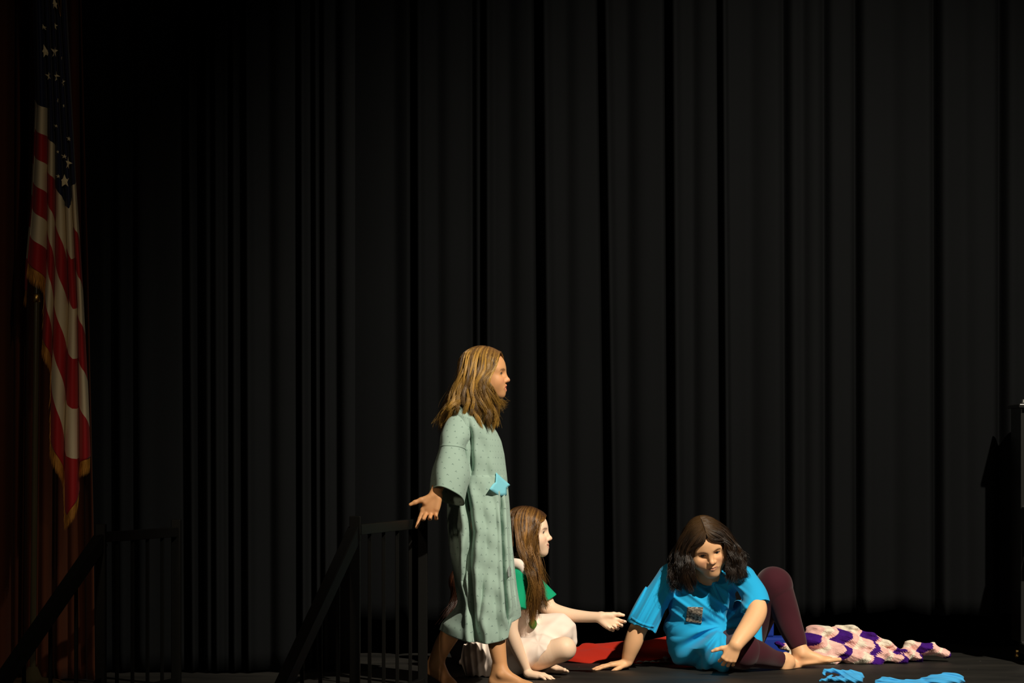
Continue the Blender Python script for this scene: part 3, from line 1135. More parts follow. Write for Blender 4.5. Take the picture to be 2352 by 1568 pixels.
def hair_mesh(sheets, cap, capcol, seed, r=.0015, Mn=18, wave=.006, wfreq=9, cols=((.3, .16, .05), (.5, .33, .1)), clumps=9, cw=.25, parent=None, label=None, fr=None, fly=.10, root_tone=None, hcap=.003):
    """sheets: list of (n strands, tip jitter, guides); strands blend between neighbouring guides and gather in wavy locks"""
    rng = np.random.RandomState(seed)
    AV, AQ, AC = [], [], []
    n0 = 0
    for n, jit, guides in sheets:
        G = np.stack([catmull(g, Mn) for g in guides])
        ng = len(guides)
        nc = max(2, int(clumps * (ng - 1)))
        cph = rng.rand(nc, 3) * 6.28
        cam_ = .6 + .8 * rng.rand(nc)
        clen = .74 + .26 * rng.rand(nc) ** .7
        ctone = rng.rand(nc)
        t0 = rng.rand(n) * (nc - 1e-3)
        ci = t0.astype(int)
        s = np.linspace(0, 1, Mn)
        fine = t0 - ci - .5
        # strands gather towards their lock's middle with length
        tt = np.clip((ci[:, None] + .5 + fine[:, None] * (1.15 - .85 * s[None] ** .7)) / nc * (ng - 1), 0, ng - 1.001)
        i = np.minimum(tt.astype(int), ng - 2)
        f = (tt - i)[..., None]
        ar = np.arange(Mn)[None]
        S = G[i, ar] * (1 - f) + G[i + 1, ar] * f
        ln = (clen[ci] * (1 - .10 * rng.rand(n)))[:, None]
        # shorten: resample along s
        idx = s[None] * ln * (Mn - 1)
        j = np.minimum(idx.astype(int), Mn - 2)
        fj = (idx - j)[..., None]
        rr = np.arange(n)[:, None]
        S = S[rr, j] * (1 - fj) + S[rr, j + 1] * fj
        grow = s[None, :, None]
        J = rng.randn(n, 1, 3) * jit
        S = S + J * (.12 + 1.5 * grow ** 2.2)
        flyers = (rng.rand(n) < fly)[:, None, None]
        S = S + flyers * rng.randn(n, 1, 3) * jit * 2.6 * grow ** 1.5
        ph = cph[ci]
        amp = (wave * cam_[ci])[:, None] * (s[None] ** 1.1)
        S[..., 0] += amp * np.sin(wfreq * s[None] * ln + ph[:, 0:1])
        S[..., 1] += amp * .8 * np.sin(wfreq * 1.1 * s[None] * ln + ph[:, 1:2])
        S[..., 2] += amp * .4 * np.sin(wfreq * .9 * s[None] * ln + ph[:, 2:3])
        if fr is not None:      # keep every strand outside the skull
            Lc = fr.loc(S.reshape(-1, 3)).reshape(n, Mn, 3)
            lay = (rng.rand(n) * .005)[:, None, None]
            for cc, rr3 in (((-.015, 0, .030), (.102, .083, .090)), ((.020, 0, .030), (.074, .071, .068))):
                q = (Lc - np.array(cc)) / (np.array(rr3) + lay)
                nq = np.linalg.norm(q, axis=2, keepdims=True)
                Lc = np.where(nq < 1, np.array(cc) + (Lc - np.array(cc)) / np.maximum(nq, .2), Lc)
            S = fr.o + (Lc * fr.s) @ fr.R.T
        T = np.gradient(S, axis=1)
        T /= np.linalg.norm(T, axis=2, keepdims=True) + 1e-9
        ref = np.array((.3, 1, .2))
        a = np.cross(T, ref); a /= np.linalg.norm(a, axis=2, keepdims=True) + 1e-9
        b = np.cross(T, a)
        rad = (r * (.7 + .6 * rng.rand(n)))[:, None] * (1 - .75 * s[None] ** 2)
        ring = [a, b, -a, -b]
        V = np.stack([S + q * rad[..., None] for q in ring], 2)     # n,M,4,3
        base = n0 + (np.arange(n) * Mn * 4)[:, None, None]
        mi = (np.arange(Mn - 1) * 4)[None, :, None]
        k = np.arange(4)[None, None]
        k2 = (k + 1) % 4
        Q = np.stack([base + mi + k, base + mi + k2, base + mi + 4 + k2, base + mi + 4 + k], -1).reshape(-1, 4)
        tone = np.clip(.95 * ctone[ci] ** 1.3 + .3 * rng.rand(n) - .1, 0, 1)[:, None, None]
        C = np.array(cols[0]) * (1 - tone) + np.array(cols[1]) * tone
        C = np.broadcast_to(C, (n, Mn, 3)).copy()
        if root_tone is not None:
            w = np.clip(1 - s / .22, 0, 1)[None, :, None]
            C = C * (1 - w) + np.array(root_tone) * w
        C = np.repeat(C[:, :, None], 4, 2)
        AV.append(V.reshape(-1, 3)); AQ.append(Q); AC.append(C.reshape(-1, 3))
        n0 += n * Mn * 4
    if cap is not None:
        V, Q = cap.mesh(hcap)
        AV.append(V); AQ.append(Q + n0); AC.append(np.tile(np.array(capcol), (len(V), 1)))
    o = link('hair', npmesh('hair', np.concatenate(AV), np.concatenate(AQ), col=np.concatenate(AC)), M['hair'], parent)
    if label: o['label'] = label
    return o


def scalp(fr, extra=(), off=.002, line=.060):
    """dark under-layer of the hair: the skull shell cut back from the face"""
    B = SDF()
    s = fr.s
    B.ell(fr.w(-.017, 0, .032), np.array((.094 + off, .076 + off, .080 + off)) * s, fr.R, .02)
    B.ell(fr.w(.020, 0, .036), np.array((.064 + off * .6, .064 + off, .058 + off)) * s, fr.R, .02)
    for c, r in extra:
        B.ell(fr.w(*c), np.array(r) * s, fr.R, .02)
    # face opening
    B.ell(fr.w(.112, 0, -.005), np.array((.059, .074, .106)) * s, fr.R, .006, True)
    B.ell(fr.w(.045, 0, -.095), np.array((.070, .068, .075)) * s, fr.R, .006, True)
    return B
# ------------------------------------------------------------------ person in the green gown
YA = 11.75


def loft(name, rows, nt, mat_, parent, thick=.003, uvscale=1.0):
    """rows: array (nv, nt, 3) closed rings"""
    nv = len(rows)
    V = rows.reshape(-1, 3)
    # open seam duplicate for UVs
    R2 = np.concatenate([rows, rows[:, :1]], 1)
    du = np.linalg.norm(np.diff(R2, axis=1), axis=2)
    U = np.concatenate([np.zeros((nv, 1)), np.cumsum(du, 1)], 1)
    ref = U[nv // 2] if nv > 4 else U.mean(0)
    Uc = np.tile(ref, (nv, 1))
    dv = np.linalg.norm(np.diff(R2, axis=0), axis=2).mean(1)
    Vv = np.concatenate([[0], np.cumsum(dv)])
    UV = np.stack([Uc, np.tile(Vv[:, None], (1, nt + 1))], -1)
    me = npmesh(name, R2.reshape(-1, 3), grid_faces(nt + 1, nv), uv=UV.reshape(-1, 2))
    # weld keeps the uv seam but closes the tube
    o = link(name, me, mat_, parent)
    md = o.modifiers.new('weld', 'WELD'); md.merge_threshold = .0002
    md = o.modifiers.new('thick', 'SOLIDIFY'); md.thickness = thick; md.offset = -1
    return o


def person_gown():
    root = thing('person', 'barefoot person standing in a long pale green printed gown, arm held back, facing right', 'person', (float(P(1100, 0, YA)[0]), YA, 0))
    fr = Frame(P(1114, 858, YA), (1, -.13, .0), (-.03, .0, 1), 1.0)
    B = SDF(); nails = []
    head_ops(B, fr, 'open')
    S = 1.0
    B.chain([(P(1098, 895, YA), .040), (P(1090, 945, YA), .043)], .03)
    B.chain([(P(1080, 972, YA - .09), .042), (P(1080, 972, YA + .09), .042)], .04)
    B.ell(P(1084, 1022, YA), (.085, .125, .12), None, .05)
    B.ell(P(1094, 1110, YA), (.080, .115, .14), None, .06)
    B.ell(P(1096, 1205, YA), (.095, .135, .10), None, .05)
    # near arm, reaching back
    B.chain([(P(1062, 985, YA - .11), .034), (P(1038, 1042, YA - .20), .032), (P(1005, 1120, YA - .29), .026), (P(1000, 1137, YA - .31), .024)], .02)
    hand_ops(B, P(1001, 1137, YA - .31), (-.36, -.12, -.92), (-.05, .98, -.12), 1.08, side=1,
             curls=((8, 12, 6), (42, 38, 10), (48, 35, 15), (35, 55, 30)), spread=(-2, 2, -8, -26), thumb=(.66, .75, -.08), tcurl=(2, 4), nails=nails)
    # far arm hanging inside its sleeve
    B.chain([(P(1082, 985, YA + .12), .040), (P(1090, 1070, YA + .20), .035), (P(1104, 1165, YA + .20), .025)], .02)
    hand_ops(B, P(1104, 1165, YA + .20), (.15, 0, -1), (0, 1, 0), .98, side=1, nails=nails)
    # legs
    B.chain([(P(1098, 1225, YA + .07), .072), (P(1080, 1385, YA + .05), .048), (P(1050, 1430, YA + .06), .046), (P(1018, 1482, YA + .085), .040), (P(1003, 1518, YA + .10), .031), (P(1002, 1530, YA + .10), .031)], .03)
    foot_ops(B, P(1004, 1524, YA + .10), (.155, -.15, -.085), (.12, -.1, 1), 1.0, side=-1, nails=nails)
    B.chain([(P(1106, 1225, YA - .04), .072), (P(1132, 1385, YA - .10), .046), (P(1138, 1445, YA - .12), .043), (P(1143, 1490, YA - .14), .037), (P(1151, 1535, YA - .15), .028), (P(1152, 1544, YA - .15), .028)], .03)
    fz = P(1152, 1544, YA - .15)
    fz[2] = .062
    foot_ops(B, fz, (.97, -.20, 0), (0, 0, 1), 1.0, side=-1, nails=nails)
    finish_body(B, .0026, root, (.66, .33, .145), fr, (.22, .11, .05), nails, mouth='open')
    eyes(root, fr, (1, 0, -.05), (.07, .06, .05))
    teeth(root, fr, -.0610)

    # gown body: rings read from its outline, folds pressed in as grooves
    tab = np.array([  # y, left, right, half depth, tilt (front lower than the back of the ring, px)
        (934, 1060, 1102, .070, 8), (939, 1050, 1108, .110, 12), (947, 1040, 1114, .145, 14), (960, 1030, 1126, .168, 14), (980, 1023, 1140, .174, 12), (1005, 1020, 1150, .165, 8),
        (1040, 1022, 1157, .165, 3), (1090, 1026, 1163, .160, 0), (1150, 1029, 1169, .165, 0), (1200, 1030, 1173, .175, 0), (1250, 1034, 1177, .185, 0),
        (1300, 1042, 1182, .190, 0), (1350, 1050, 1187, .200, 0), (1385, 1055, 1191, .205, 0), (1400, 1050, 1193, .208, 0), (1420, 1034, 1196, .210, 0), (1440, 1018, 1197, .210, 0), (1458, 1012, 1197, .210, 0)])
    nt, nv = 360, 230
    vv = np.linspace(0, 1, nv)
    ys = 934 + (1458 - 934) * vv
    L = np.interp(ys, tab[:, 0], tab[:, 1]); Rr = np.interp(ys, tab[:, 0], tab[:, 2])
    for _ in range(3):
        L[1:-1] = (L[:-2] + 2 * L[1:-1] + L[2:]) / 4; Rr[1:-1] = (Rr[:-2] + 2 * Rr[1:-1] + Rr[2:]) / 4
    hd = np.interp(ys, tab[:, 0], tab[:, 3]); tilt = np.interp(ys, tab[:, 0], tab[:, 4])
    th = np.linspace(0, 2 * math.pi, nt, endpoint=False)      # 0 = towards the camera, +90deg = picture right
    sx, cy_ = np.sin(th), -np.cos(th)
    # squarish rings low down
    def groove(pts, w, d):
        """pts (py, px): a vertical fold on the camera side"""
        pts = np.array(pts, float)
        px = np.interp(ys, pts[:, 0], pts[:, 1])
        s = (px - (L + Rr) / 2) / ((Rr - L) / 2)
        s = np.clip(s, -.97, .97)
        t0 = np.arcsin(s)
        on = np.clip((ys - pts[0, 0]) / 45, 0, 1) * np.clip((pts[-1, 0] - ys) / 45 + (1 if pts[-1, 0] > 1455 else 0), 0, 1)
        dt = (th[None] - t0[:, None] + math.pi) % (2 * math.pi) - math.pi
        ww = w / np.maximum((Rr - L) / 2, 20)[:, None]
        return -d * on[:, None] * (np.exp(-(dt / ww) ** 2) - .45 * np.exp(-((dt - 2.2 * ww) / (1.3 * ww)) ** 2) - .35 * np.exp(-((dt + 2.2 * ww) / (1.3 * ww)) ** 2))
    g = 0
    for pts, w, d in (([(1090, 1068), (1160, 1080), (1220, 1088), (1300, 1084), (1400, 1092), (1470, 1100)], 7, .055),
                      ([(1120, 1148), (1160, 1150), (1260, 1153), (1330, 1156), (1410, 1162), (1440, 1168)], 4.5, .045),
                      ([(1130, 1141), (1180, 1146), (1240, 1150)], 3.5, .02),
                      ([(1180, 1048), (1240, 1056), (1300, 1062)], 6, .022),
                      ([(1230, 1078), (1330, 1072), (1385, 1080)], 5, .035),
                      ([(1300, 1112), (1360, 1110), (1420, 1106), (1462, 1104)], 5, .018),
                      ([(960, 1078), (1020, 1083), (1080, 1084), (1110, 1080)], 5, .022),
                      ([(970, 1040), (1010, 1044), (1060, 1050)], 6, .014),
                      ([(1000, 1110), (1100, 1122), (1180, 1128)], 9, .008),
                      ([(1330, 1130), (1400, 1136), (1460, 1140)], 7, .010),
                      ([(1180, 1168), (1300, 1173), (1420, 1184)], 3, .012),
                      ([(1120, 1096), (1200, 1108), (1290, 1116)], 8, .010)):
        g = g + groove(pts, w, d)
    back = .012 * np.sin(7 * th)[None] * np.clip((ys - 1050) / 300, 0, 1)[:, None] * (np.cos(th)[None] < .2)
    rows = np.zeros((nv, nt, 3))
    hem_s = np.array((-1, -.8, -.5, -.2, .1, .4, .62, .66, .72, .9, 1)); hem_y = np.array((1446, 1452, 1461, 1467, 1470, 1467, 1458, 1440, 1424, 1418, 1412))
    ease = np.clip((vv - .72) / .28, 0, 1) ** 1.6
    hemt = np.interp(sx, hem_s, hem_y) - 1458
    hemb_ = np.where(np.cos(th) > 0, hemt, np.interp(sx, [-1, 0, 1], [-10, -16, -40]))
    for i in range(nv):
        cx = (L[i] + Rr[i]) / 2; a = (Rr[i] - L[i]) / 2
        p = .85 if i > nv * .3 else 1.0
        e = (g[i] + back[i]) if np.ndim(g) else 0
        x = (cx - CX) / F * YA + np.sign(sx) * np.abs(sx) ** p * (a / F * YA)
        y = YA + cy_ * hd[i]
        rad = np.hypot(sx * a / F * YA, cy_ * hd[i])
        x = x + e * sx * .35
        y = y + e * cy_
        py = ys[i] + tilt[i] * sx + hemt * 0 + ease[i] * hemb_
        rows[i, :, 0] = x; rows[i, :, 1] = y
        rows[i, :, 2] = CH - (py - HY) / F * YA
        rows[i, :, 1] += .0025 * np.sin(rows[i, :, 2] * 60 + x * 40)
        # the rear panel kicks back with the trailing leg
        k = np.clip((ys[i] - 1380) / 80, 0, 1)
        rows[i, :, 1] += .03 * k * np.clip(-sx, 0, 1)
    gown = loft('gown', rows, nt, M['gown'], root)
    grows = rows

    # sleeves
    def sleeve(secs, far=False):
        # secs: (cx, cy, Y, half long px, angle deg of long axis in picture, half depth m, ztilt)
        secs = np.array(secs, float)
        n2, m = 120, 90
        t = np.linspace(0, len(secs) - 1, m)
        S = catmull(secs[:, :7], m)
        tt = np.linspace(0, 2 * math.pi, n2, endpoint=False)
        R = np.zeros((m, n2, 3))
        for i in range(m):
            cx, cy, Y, hl, ang, hdp, zt = S[i]
            a = math.radians(ang)
            ux = np.array((math.cos(a), 0, -math.sin(a)))
            k = Y / F
            f = 1 + .05 * np.sin(3 * tt + 1.0 + i * .02) * (i / m) + .035 * np.sin(5 * tt + 2 + i * .03) * (i / m)
            c = P(cx, cy, Y)
            R[i] = c + (np.cos(tt) * f)[:, None] * ux * hl * k + (np.sin(tt) * f)[:, None] * np.array((0, -hdp, zt))
        # a seam ridge where the sleeve joins
        o = loft('sleeve', R, n2, M['gown'], root)
        return R
    R1 = sleeve([(1070, 950, YA - .08, 10, 20, .02, .012), (1058, 968, YA - .115, 28, 16, .055, .012), (1046, 1000, YA - .15, 34, 8, .078, .01), (1038, 1030, YA - .18, 30, 4, .082, .012),
                 (1038, 1062, YA - .21, 39, 9, .085, .02), (1036, 1085, YA - .23, 44, 14, .088, .022), (1031, 1108, YA - .25, 43, 15, .09, .025), (1027, 1138, YA - .27, 41, 18, .09, .034)])
    sleeve([(1075, 962, YA + .10, 22, 0, .05, 0), (1085, 1000, YA + .15, 32, 0, .07, 0), (1092, 1060, YA + .18, 36, 4, .08, 0), (1102, 1125, YA + .19, 38, 6, .08, 0)], True)
    # seam lines: raised piping
    def seam(pts, rad=.0016):
        pts = np.array(pts); m = len(pts); th_ = np.linspace(0, 2 * math.pi, 6, endpoint=False)
        T = np.gradient(pts, axis=0); T /= np.linalg.norm(T, axis=1, keepdims=True)
        a = np.cross(T, (0, 0, 1.)); a /= np.linalg.norm(a, axis=1, keepdims=True) + 1e-9
        b = np.cross(T, a)
        V = pts[:, None] + (np.cos(th_)[None, :, None] * a[:, None] + np.sin(th_)[None, :, None] * b[:, None]) * rad
        return V.reshape(-1, 3), grid_faces(6, m, True)
    ring = R1[int(89 * 3 / 7)]
    c = ring.mean(0)
    ring = c + (ring - c) * 1.012
    V, Fc = seam(np.vstack([ring, ring[:1]]))
    link('seam', npmesh('seam', V, Fc), M['gown_seam'], root)
    hp = R1[-1]; c = hp.mean(0)
    V, Fc = seam(np.vstack([hp, hp[:1]]), .003)
    link('cuff', npmesh('cuff', V, Fc), M['gown_seam'], root)
    h2 = rows[-6]
    V, Fc = seam(np.vstack([h2, h2[:1]]) + 0, .0024)
    link('hem_stitching', npmesh('hem', V, Fc), M['gown_seam'], root)

    # star patch cut from felt, lying on the gown
    bvh = BVHTree.FromPolygons([tuple(v) for v in rows.reshape(-1, 3)], [tuple(f) for f in grid_faces(nt, nv, True).tolist()])

    def stick(poly, name, m, lift=.006, thick=.002, par=gown, n=16, right_clip=1168):
        import bmesh
        poly = np.array(poly, float)
        x0, y0 = poly.min(0); x1, y1 = poly.max(0)
        st = max(x1 - x0, y1 - y0) / n
        # ear-fan triangulation on a grid: clip grid cells by point in polygon, use boundary loop fan
        c = poly.mean(0)
        pts = [c]; fc = []
        dense = []
        for i in range(len(poly)):
            a, b = poly[i], poly[(i + 1) % len(poly)]
            for k in range(4): dense.append(a + (b - a) * k / 4)
        dense = np.array(dense); m_ = len(dense)
        lay = [c + (dense - c) * f for f in (.33, .66, 1.0)]
        V2 = np.vstack([[c]] + lay)
        W = []
        hs = []
        for q in V2:
            qx = min(q[0], right_clip)
            tgt = Vector(P(qx, q[1], 11)); ro = Vector((0, 0, CH))
            h = bvh.ray_cast(ro, (tgt - ro).normalized())
            if h[0] is not None and q[0] < right_clip - 4: hs.append((q[0], q[1], h[0][1]))
        hs = np.array(hs)
        A_ = np.stack([hs[:, 0] - c[0], hs[:, 1] - c[1], np.ones(len(hs))], 1)
        co = np.linalg.lstsq(A_, hs[:, 2], rcond=None)[0]
        off_ = (A_ @ co - hs[:, 2]).max()
        W = np.array([P(q[0], q[1], co[0] * (q[0] - c[0]) + co[1] * (q[1] - c[1]) + co[2] - off_ * .85 - lift * .4) for q in V2])
        F3 = [[0, 1 + i, 1 + (i + 1) % m_] for i in range(m_)]
        me_f = F3
        for l in range(2):
            for i in range(m_):
                a = 1 + l * m_ + i; b = 1 + l * m_ + (i + 1) % m_
                me_f += [[a, a + m_, b + m_], [a, b + m_, b]]
        o = link(name, npmesh(name, W, me_f), m, par)
        md = o.modifiers.new('t', 'SOLIDIFY'); md.thickness = thick
        return o
    o = stick([(1139, 1085), (1149, 1094), (1155.5, 1100), (1164, 1107), (1171, 1113.5), (1163, 1121), (1163, 1137), (1155, 1138), (1147, 1138), (1140, 1134), (1124, 1123), (1131.5, 1112), (1138, 1107)], 'star_patch', M['cyan_felt'])
    o['label'] = 'pale cyan star-shaped felt patch'
    o = stick([(1168, 1294), (1171, 1303), (1174, 1308), (1174, 1320), (1171, 1325), (1167, 1325), (1166, 1312)], 'sequin_tear', M['silver'], lift=.003, right_clip=1176)
    o['label'] = 'silvery frayed tear'

    # hair: shoulder length, honey blond, falling over the near side of the face
    W = fr.w
    nr = -1     # local y of the camera side
    sheets = []
    YH = YA - .10
    # near side, from crown back to the cheek
    near = [
        [W(-.040, nr * .002, .116), W(-.092, nr * .035, .094), P(1058, 850, YH + .05), P(1044, 885, YH + .05), P(1028, 925, YH + .03), P(1022, 950, YH + .03), P(1013, 985, YH + .04)],
        [W(-.030, nr * .002, .119), W(-.074, nr * .052, .094), P(1066, 850, YH + .01), P(1052, 885, YH), P(1042, 915, YH - .02), P(1030, 940, YH - .03), P(1024, 972, YH - .03)],
        [W(-.015, nr * .002, .122), W(-.052, nr * .066, .088), P(1075, 850, YH), P(1066, 890, YH - .02), P(1058, 915, YH - .04), P(1046, 938, YH - .06), P(1044, 958, YH - .06)],
        [W(.000, nr * .002, .122), W(-.020, nr * .069, .090), P(1091, 850, YH - .01), P(1082, 890, YH - .03), P(1086, 925, YH - .05), P(1094, 950, YH - .06), P(1104, 985, YH - .05)],
        [W(.018, nr * .002, .120), W(.010, nr * .069, .080), P(1108, 850, YH - .01), P(1097, 885, YH - .03), P(1103, 920, YH - .05), P(1112, 955, YH - .05), P(1113, 992, YH - .04)],
        [W(.036, nr * .002, .114), W(.034, nr * .064, .070), P(1122, 850, YH + .0), P(1108, 878, YH - .03), P(1116, 915, YH - .04), P(1130, 950, YH - .03), P(1124, 994, YH - .02)],
        [W(.052, nr * .002, .106), W(.050, nr * .058, .062), P(1132, 846, YH + .015), P(1114, 874, YH - .02), P(1124, 905, YH - .02), P(1138, 945, YH - .01), P(1138, 998, YH + .01)],
        [W(.058, nr * .002, .102), W(.056, nr * .054, .058), P(1137, 845, YH + .02), P(1118, 874, YH - .01), P(1127, 895, YH - .0), P(1142, 935, YH + .01), P(1146, 985, YH + .03)]]
    near.append([W(.070, nr * .002, .096), W(.066, nr * .040, .074), P(1139, 838, YH + .02), P(1122, 868, YH - .0), P(1128, 895, YH - .0), P(1143, 930, YH + .01), P(1148, 965, YH + .03)])
    sheets.append((6500, .0026, near))
    # back of the head
    bk = [
        [W(-.03, nr * .02, .118), W(-.100, nr * .04, .080), P(1060, 860, YH + .06), P(1042, 905, YH + .05), P(1024, 950, YH + .05), P(1012, 985, YH + .05)],
        [W(-.035, .0, .118), W(-.112, .0, .065), P(1054, 865, YA), P(1038, 910, YA), P(1022, 950, YA), P(1010, 992, YA)],
        [W(-.03, .02, .118), W(-.100, .04, .075), P(1060, 860, YA + .06), P(1045, 905, YA + .08), P(1036, 950, YA + .09), P(1026, 985, YA + .10)],
        [W(.0, .01, .120), W(-.03, .078, .075), P(1090, 860, YA + .09), P(1084, 900, YA + .12), P(1085, 945, YA + .13), P(1090, 985, YA + .14)]]
    sheets.append((1800, .007, bk))
    fs = [
        [W(.0, .004, .120), W(-.01, .069, .085), P(1100, 850, YA + .10), P(1095, 890, YA + .11), P(1105, 935, YA + .12), P(1115, 985, YA + .12)],
        [W(.035, .004, .114), W(.035, .064, .072), P(1128, 855, YA + .09), P(1120, 890, YA + .10), P(1132, 925, YA + .09), P(1146, 965, YA + .07)],
        [W(.070, .004, .098), W(.078, .036, .066), P(1146, 850, YA + .075), P(1132, 890, YA + .08), P(1146, 925, YA + .05), P(1166, 918, YA + .03)]]
    sheets.append((900, .006, fs))
    cap = scalp(fr, extra=(((-.03, -.055, -.02), (.05, .028, .06)), ((-.05, .0, -.03), (.05, .06, .07)), ((-.02, .05, -.02), (.045, .028, .05))))
    hair_mesh(sheets, cap, (.055, .024, .007), 11, r=.00085, wave=.0115, wfreq=12, cols=((.055, .022, .004), (.54, .30, .055)), clumps=5, parent=root, fr=fr,
              label='honey blond wavy shoulder-length hair', root_tone=(.17, .085, .035))
    return root


M['gown_seam'] = mat('gown_seam', (.26, .37, .31), .9, .1)
person_gown()


# ------------------------------------------------------------------ seated person in blush overalls
def person_overalls():
    YB_ = 12.2
    root = thing('person', 'person with long auburn hair sitting cross-legged in blush overalls, one arm stretched out', 'person', (float(P(1180, 0, YB_)[0]), YB_, 0))
    fr = Frame(P(1212.5, 1223, YB_), (1, -.14, .03), (-.06, .0, 1), 1.0)
    B = SDF(); nails = []
    head_ops(B, fr, 'smile', smile=1)
    B.chain([(P(1200, 1262, YB_), .040), (P(1194, 1298, YB_ + .01), .043)], .03)
    B.chain([(P(1196, 1320, YB_ - .09), .038), (P(1200, 1318, YB_ + .12), .040)], .04)
    B.chain([(P(1190, 1350, YB_ + .02), .085), (P(1170, 1430, YB_ + .04), .085), (P(1150, 1500, YB_ + .06), .105)], .05)
    # near arm propping on the floor
    B.chain([(P(1190, 1326, YB_ - .12), .038), (P(1183, 1370, YB_ - .15), .038), (P(1174, 1436, YB_ - .17), .031), (P(1184, 1478, YB_ - .17), .031), (P(1207, 1532, YB_ - .15), .021), (P(1212, 1543, YB_ - .15), .021)], .02)
    w0 = P(1212, 1543, YB_ - .15); w0[2] = .026
    hand_ops(B, w0, (.97, -.20, -.10), (.0, 0, 1), .95, side=1, curls=((14, 18, 12), (14, 18, 12), (16, 20, 14), (20, 24, 14)), spread=(20, 5, -8, -20), thumb=(.70, .70, -.12), nails=nails, lens=.85)
    # far arm reaching right
    B.chain([(P(1206, 1322, YB_ + .15), .042), (P(1243, 1368, YB_ + .19), .043), (P(1262, 1398, YB_ + .19), .040), (P(1300, 1411, YB_ + .16), .034), (P(1345, 1416, YB_ + .12), .027), (P(1380, 1417, YB_ + .09), .0235)], .02)
    hand_ops(B, P(1379, 1417, YB_ + .09), (.88, .0, -.47), (.12, .95, -.15), 1.0, side=-1,
             curls=((38, 40, 25), (50, 48, 30), (58, 55, 35), (66, 68, 45)), spread=(10, 4, -2, -8), thumb=(.84, .52, .02), tcurl=(6, 10), nails=nails)
    # near leg, knee to the right, shin folded back
    B.chain([(P(1165, 1512, YB_ + .0), .078), (P(1235, 1506, YB_ - .09), .066), (P(1296, 1489, YB_ - .14), .049)], .03)
    B.chain([(P(1296, 1490, YB_ - .14), .047), (P(1262, 1508, YB_ - .0), .046), (P(1232, 1532, YB_ + .16), .034)], .03)
    an = P(1232, 1532, YB_ + .16); an[2] = .05
    foot_ops(B, an, (-.75, .6, -.0), (0, -.6, .8), .95, side=1, nails=nails)
    # far leg
    B.chain([(P(1170, 1490, YB_ + .12), .085), (P(1230, 1460, YB_ + .12), .066), (P(1286, 1448, YB_ + .10), .048)], .03)
    B.chain([(P(1286, 1450, YB_ + .10), .046), (P(1270, 1490, YB_ + .16), .044), (P(1250, 1514, YB_ + .18), .032)], .03)
    an = P(1250, 1514, YB_ + .18); an[2] = .062
    foot_ops(B, an, (.75, -.66, 0), (0, .3, 1), .90, side=-1, nails=nails)
    finish_body(B, .0026, root, (.88, .62, .44), fr, (.20, .10, .05), nails, mouth='smile', smile=1, lip=(.70, .30, .24))
    eyes(root, fr, (1, 0, .02), (.07, .06, .05))
    teeth(root, fr, -.0640, .012, .0028)
    # T-shirt
    T = SDF()
    T.chain([(P(1196, 1304, YB_ - .05), .050), (P(1198, 1304, YB_ + .07), .050)], .04)
    T.chain([(P(1196, 1320, YB_ - .10), .060), (P(1200, 1320, YB_ + .12), .060)], .04)
    T.chain([(P(1190, 1350, YB_ + .02), .094), (P(1172, 1430, YB_ + .04), .094)], .05)
    T.chain([(P(1191, 1325, YB_ - .12), .054), (P(1186, 1362, YB_ - .14), .052), (P(1181, 1393, YB_ - .16), .056)], .02)
    T.chain([(P(1206, 1325, YB_ + .14), .052), (P(1240, 1362, YB_ + .19), .053), (P(1262, 1388, YB_ + .20), .058)], .02)
    T.plane(P(1250, 1383, YB_ + .19), P(1276, 1411, YB_ + .2) - P(1251, 1371, YB_ + .2))
    T.plane(P(1181, 1396, YB_ - .16), P(1176, 1436, YB_ - .17) - P(1184, 1375, YB_ - .15))
    n1 = P(1200, 1262, YB_); n2 = P(1190, 1305, YB_)
    T.cap(n1, P(1197, 1285, YB_), .046, .047, .006, True)
    T.disp = lambda X: .0022 * wob(X, 45, 7)
    V, Q = T.mesh(.003)
    o = link('t_shirt', npmesh('t_shirt', V, Q), M['green_knit'], root)
    # overalls
    O = SDF()
    O.chain([(P(1200, 1372, YB_ + .02), .088), (P(1186, 1410, YB_ + .03), .098), (P(1166, 1460, YB_ + .05), .112), (P(1142, 1500, YB_ + .07), .132)], .05)
    O.ell(P(1105, 1508, YB_ + .06), (.098, .15, .108), None, .04)
    # straps
    O.chain([(P(1206, 1398, YB_ - .080), .022), (P(1210, 1362, YB_ - .112), .021), (P(1210, 1332, YB_ - .140), .023), (P(1203, 1308, YB_ - .150), .028), (P(1190, 1297, YB_ - .145), .030), (P(1174, 1302, YB_ - .13), .026), (P(1160, 1335, YB_ - .10), .020)], .012)
    O.chain([(P(1216, 1372, YB_ + .10), .024), (P(1218, 1335, YB_ + .11), .018), (P(1204, 1298, YB_ + .10), .018), (P(1184, 1318, YB_ + .10), .020)], .012)
    # near leg of the shorts
    O.chain([(P(1150, 1505, YB_ - .02), .110), (P(1205, 1502, YB_ - .07), .088), (P(1246, 1494, YB_ - .09), .080)], .03)
    # far leg covers the far knee
    O.chain([(P(1180, 1475, YB_ + .12), .100), (P(1240, 1450, YB_ + .11), .082), (P(1276, 1444, YB_ + .08), .082), (P(1290, 1450, YB_ + .08), .078), (P(1297, 1466, YB_ + .08), .066)], .04)
    O.cap(P(1235, 1462, YB_ + .0), P(1288, 1456, YB_ + .0), .06, .055, .04)
    # bare near thigh below the shorts' edge
    pn = np.cross(P(1224, 1552, YB_ - .1) - P(1252, 1462, YB_ - .1), (0, 1, 0.35))
    if pn[0] < 0: pn = -pn
    O2 = []
    K = P(1236, 1474, YB_ - .07)

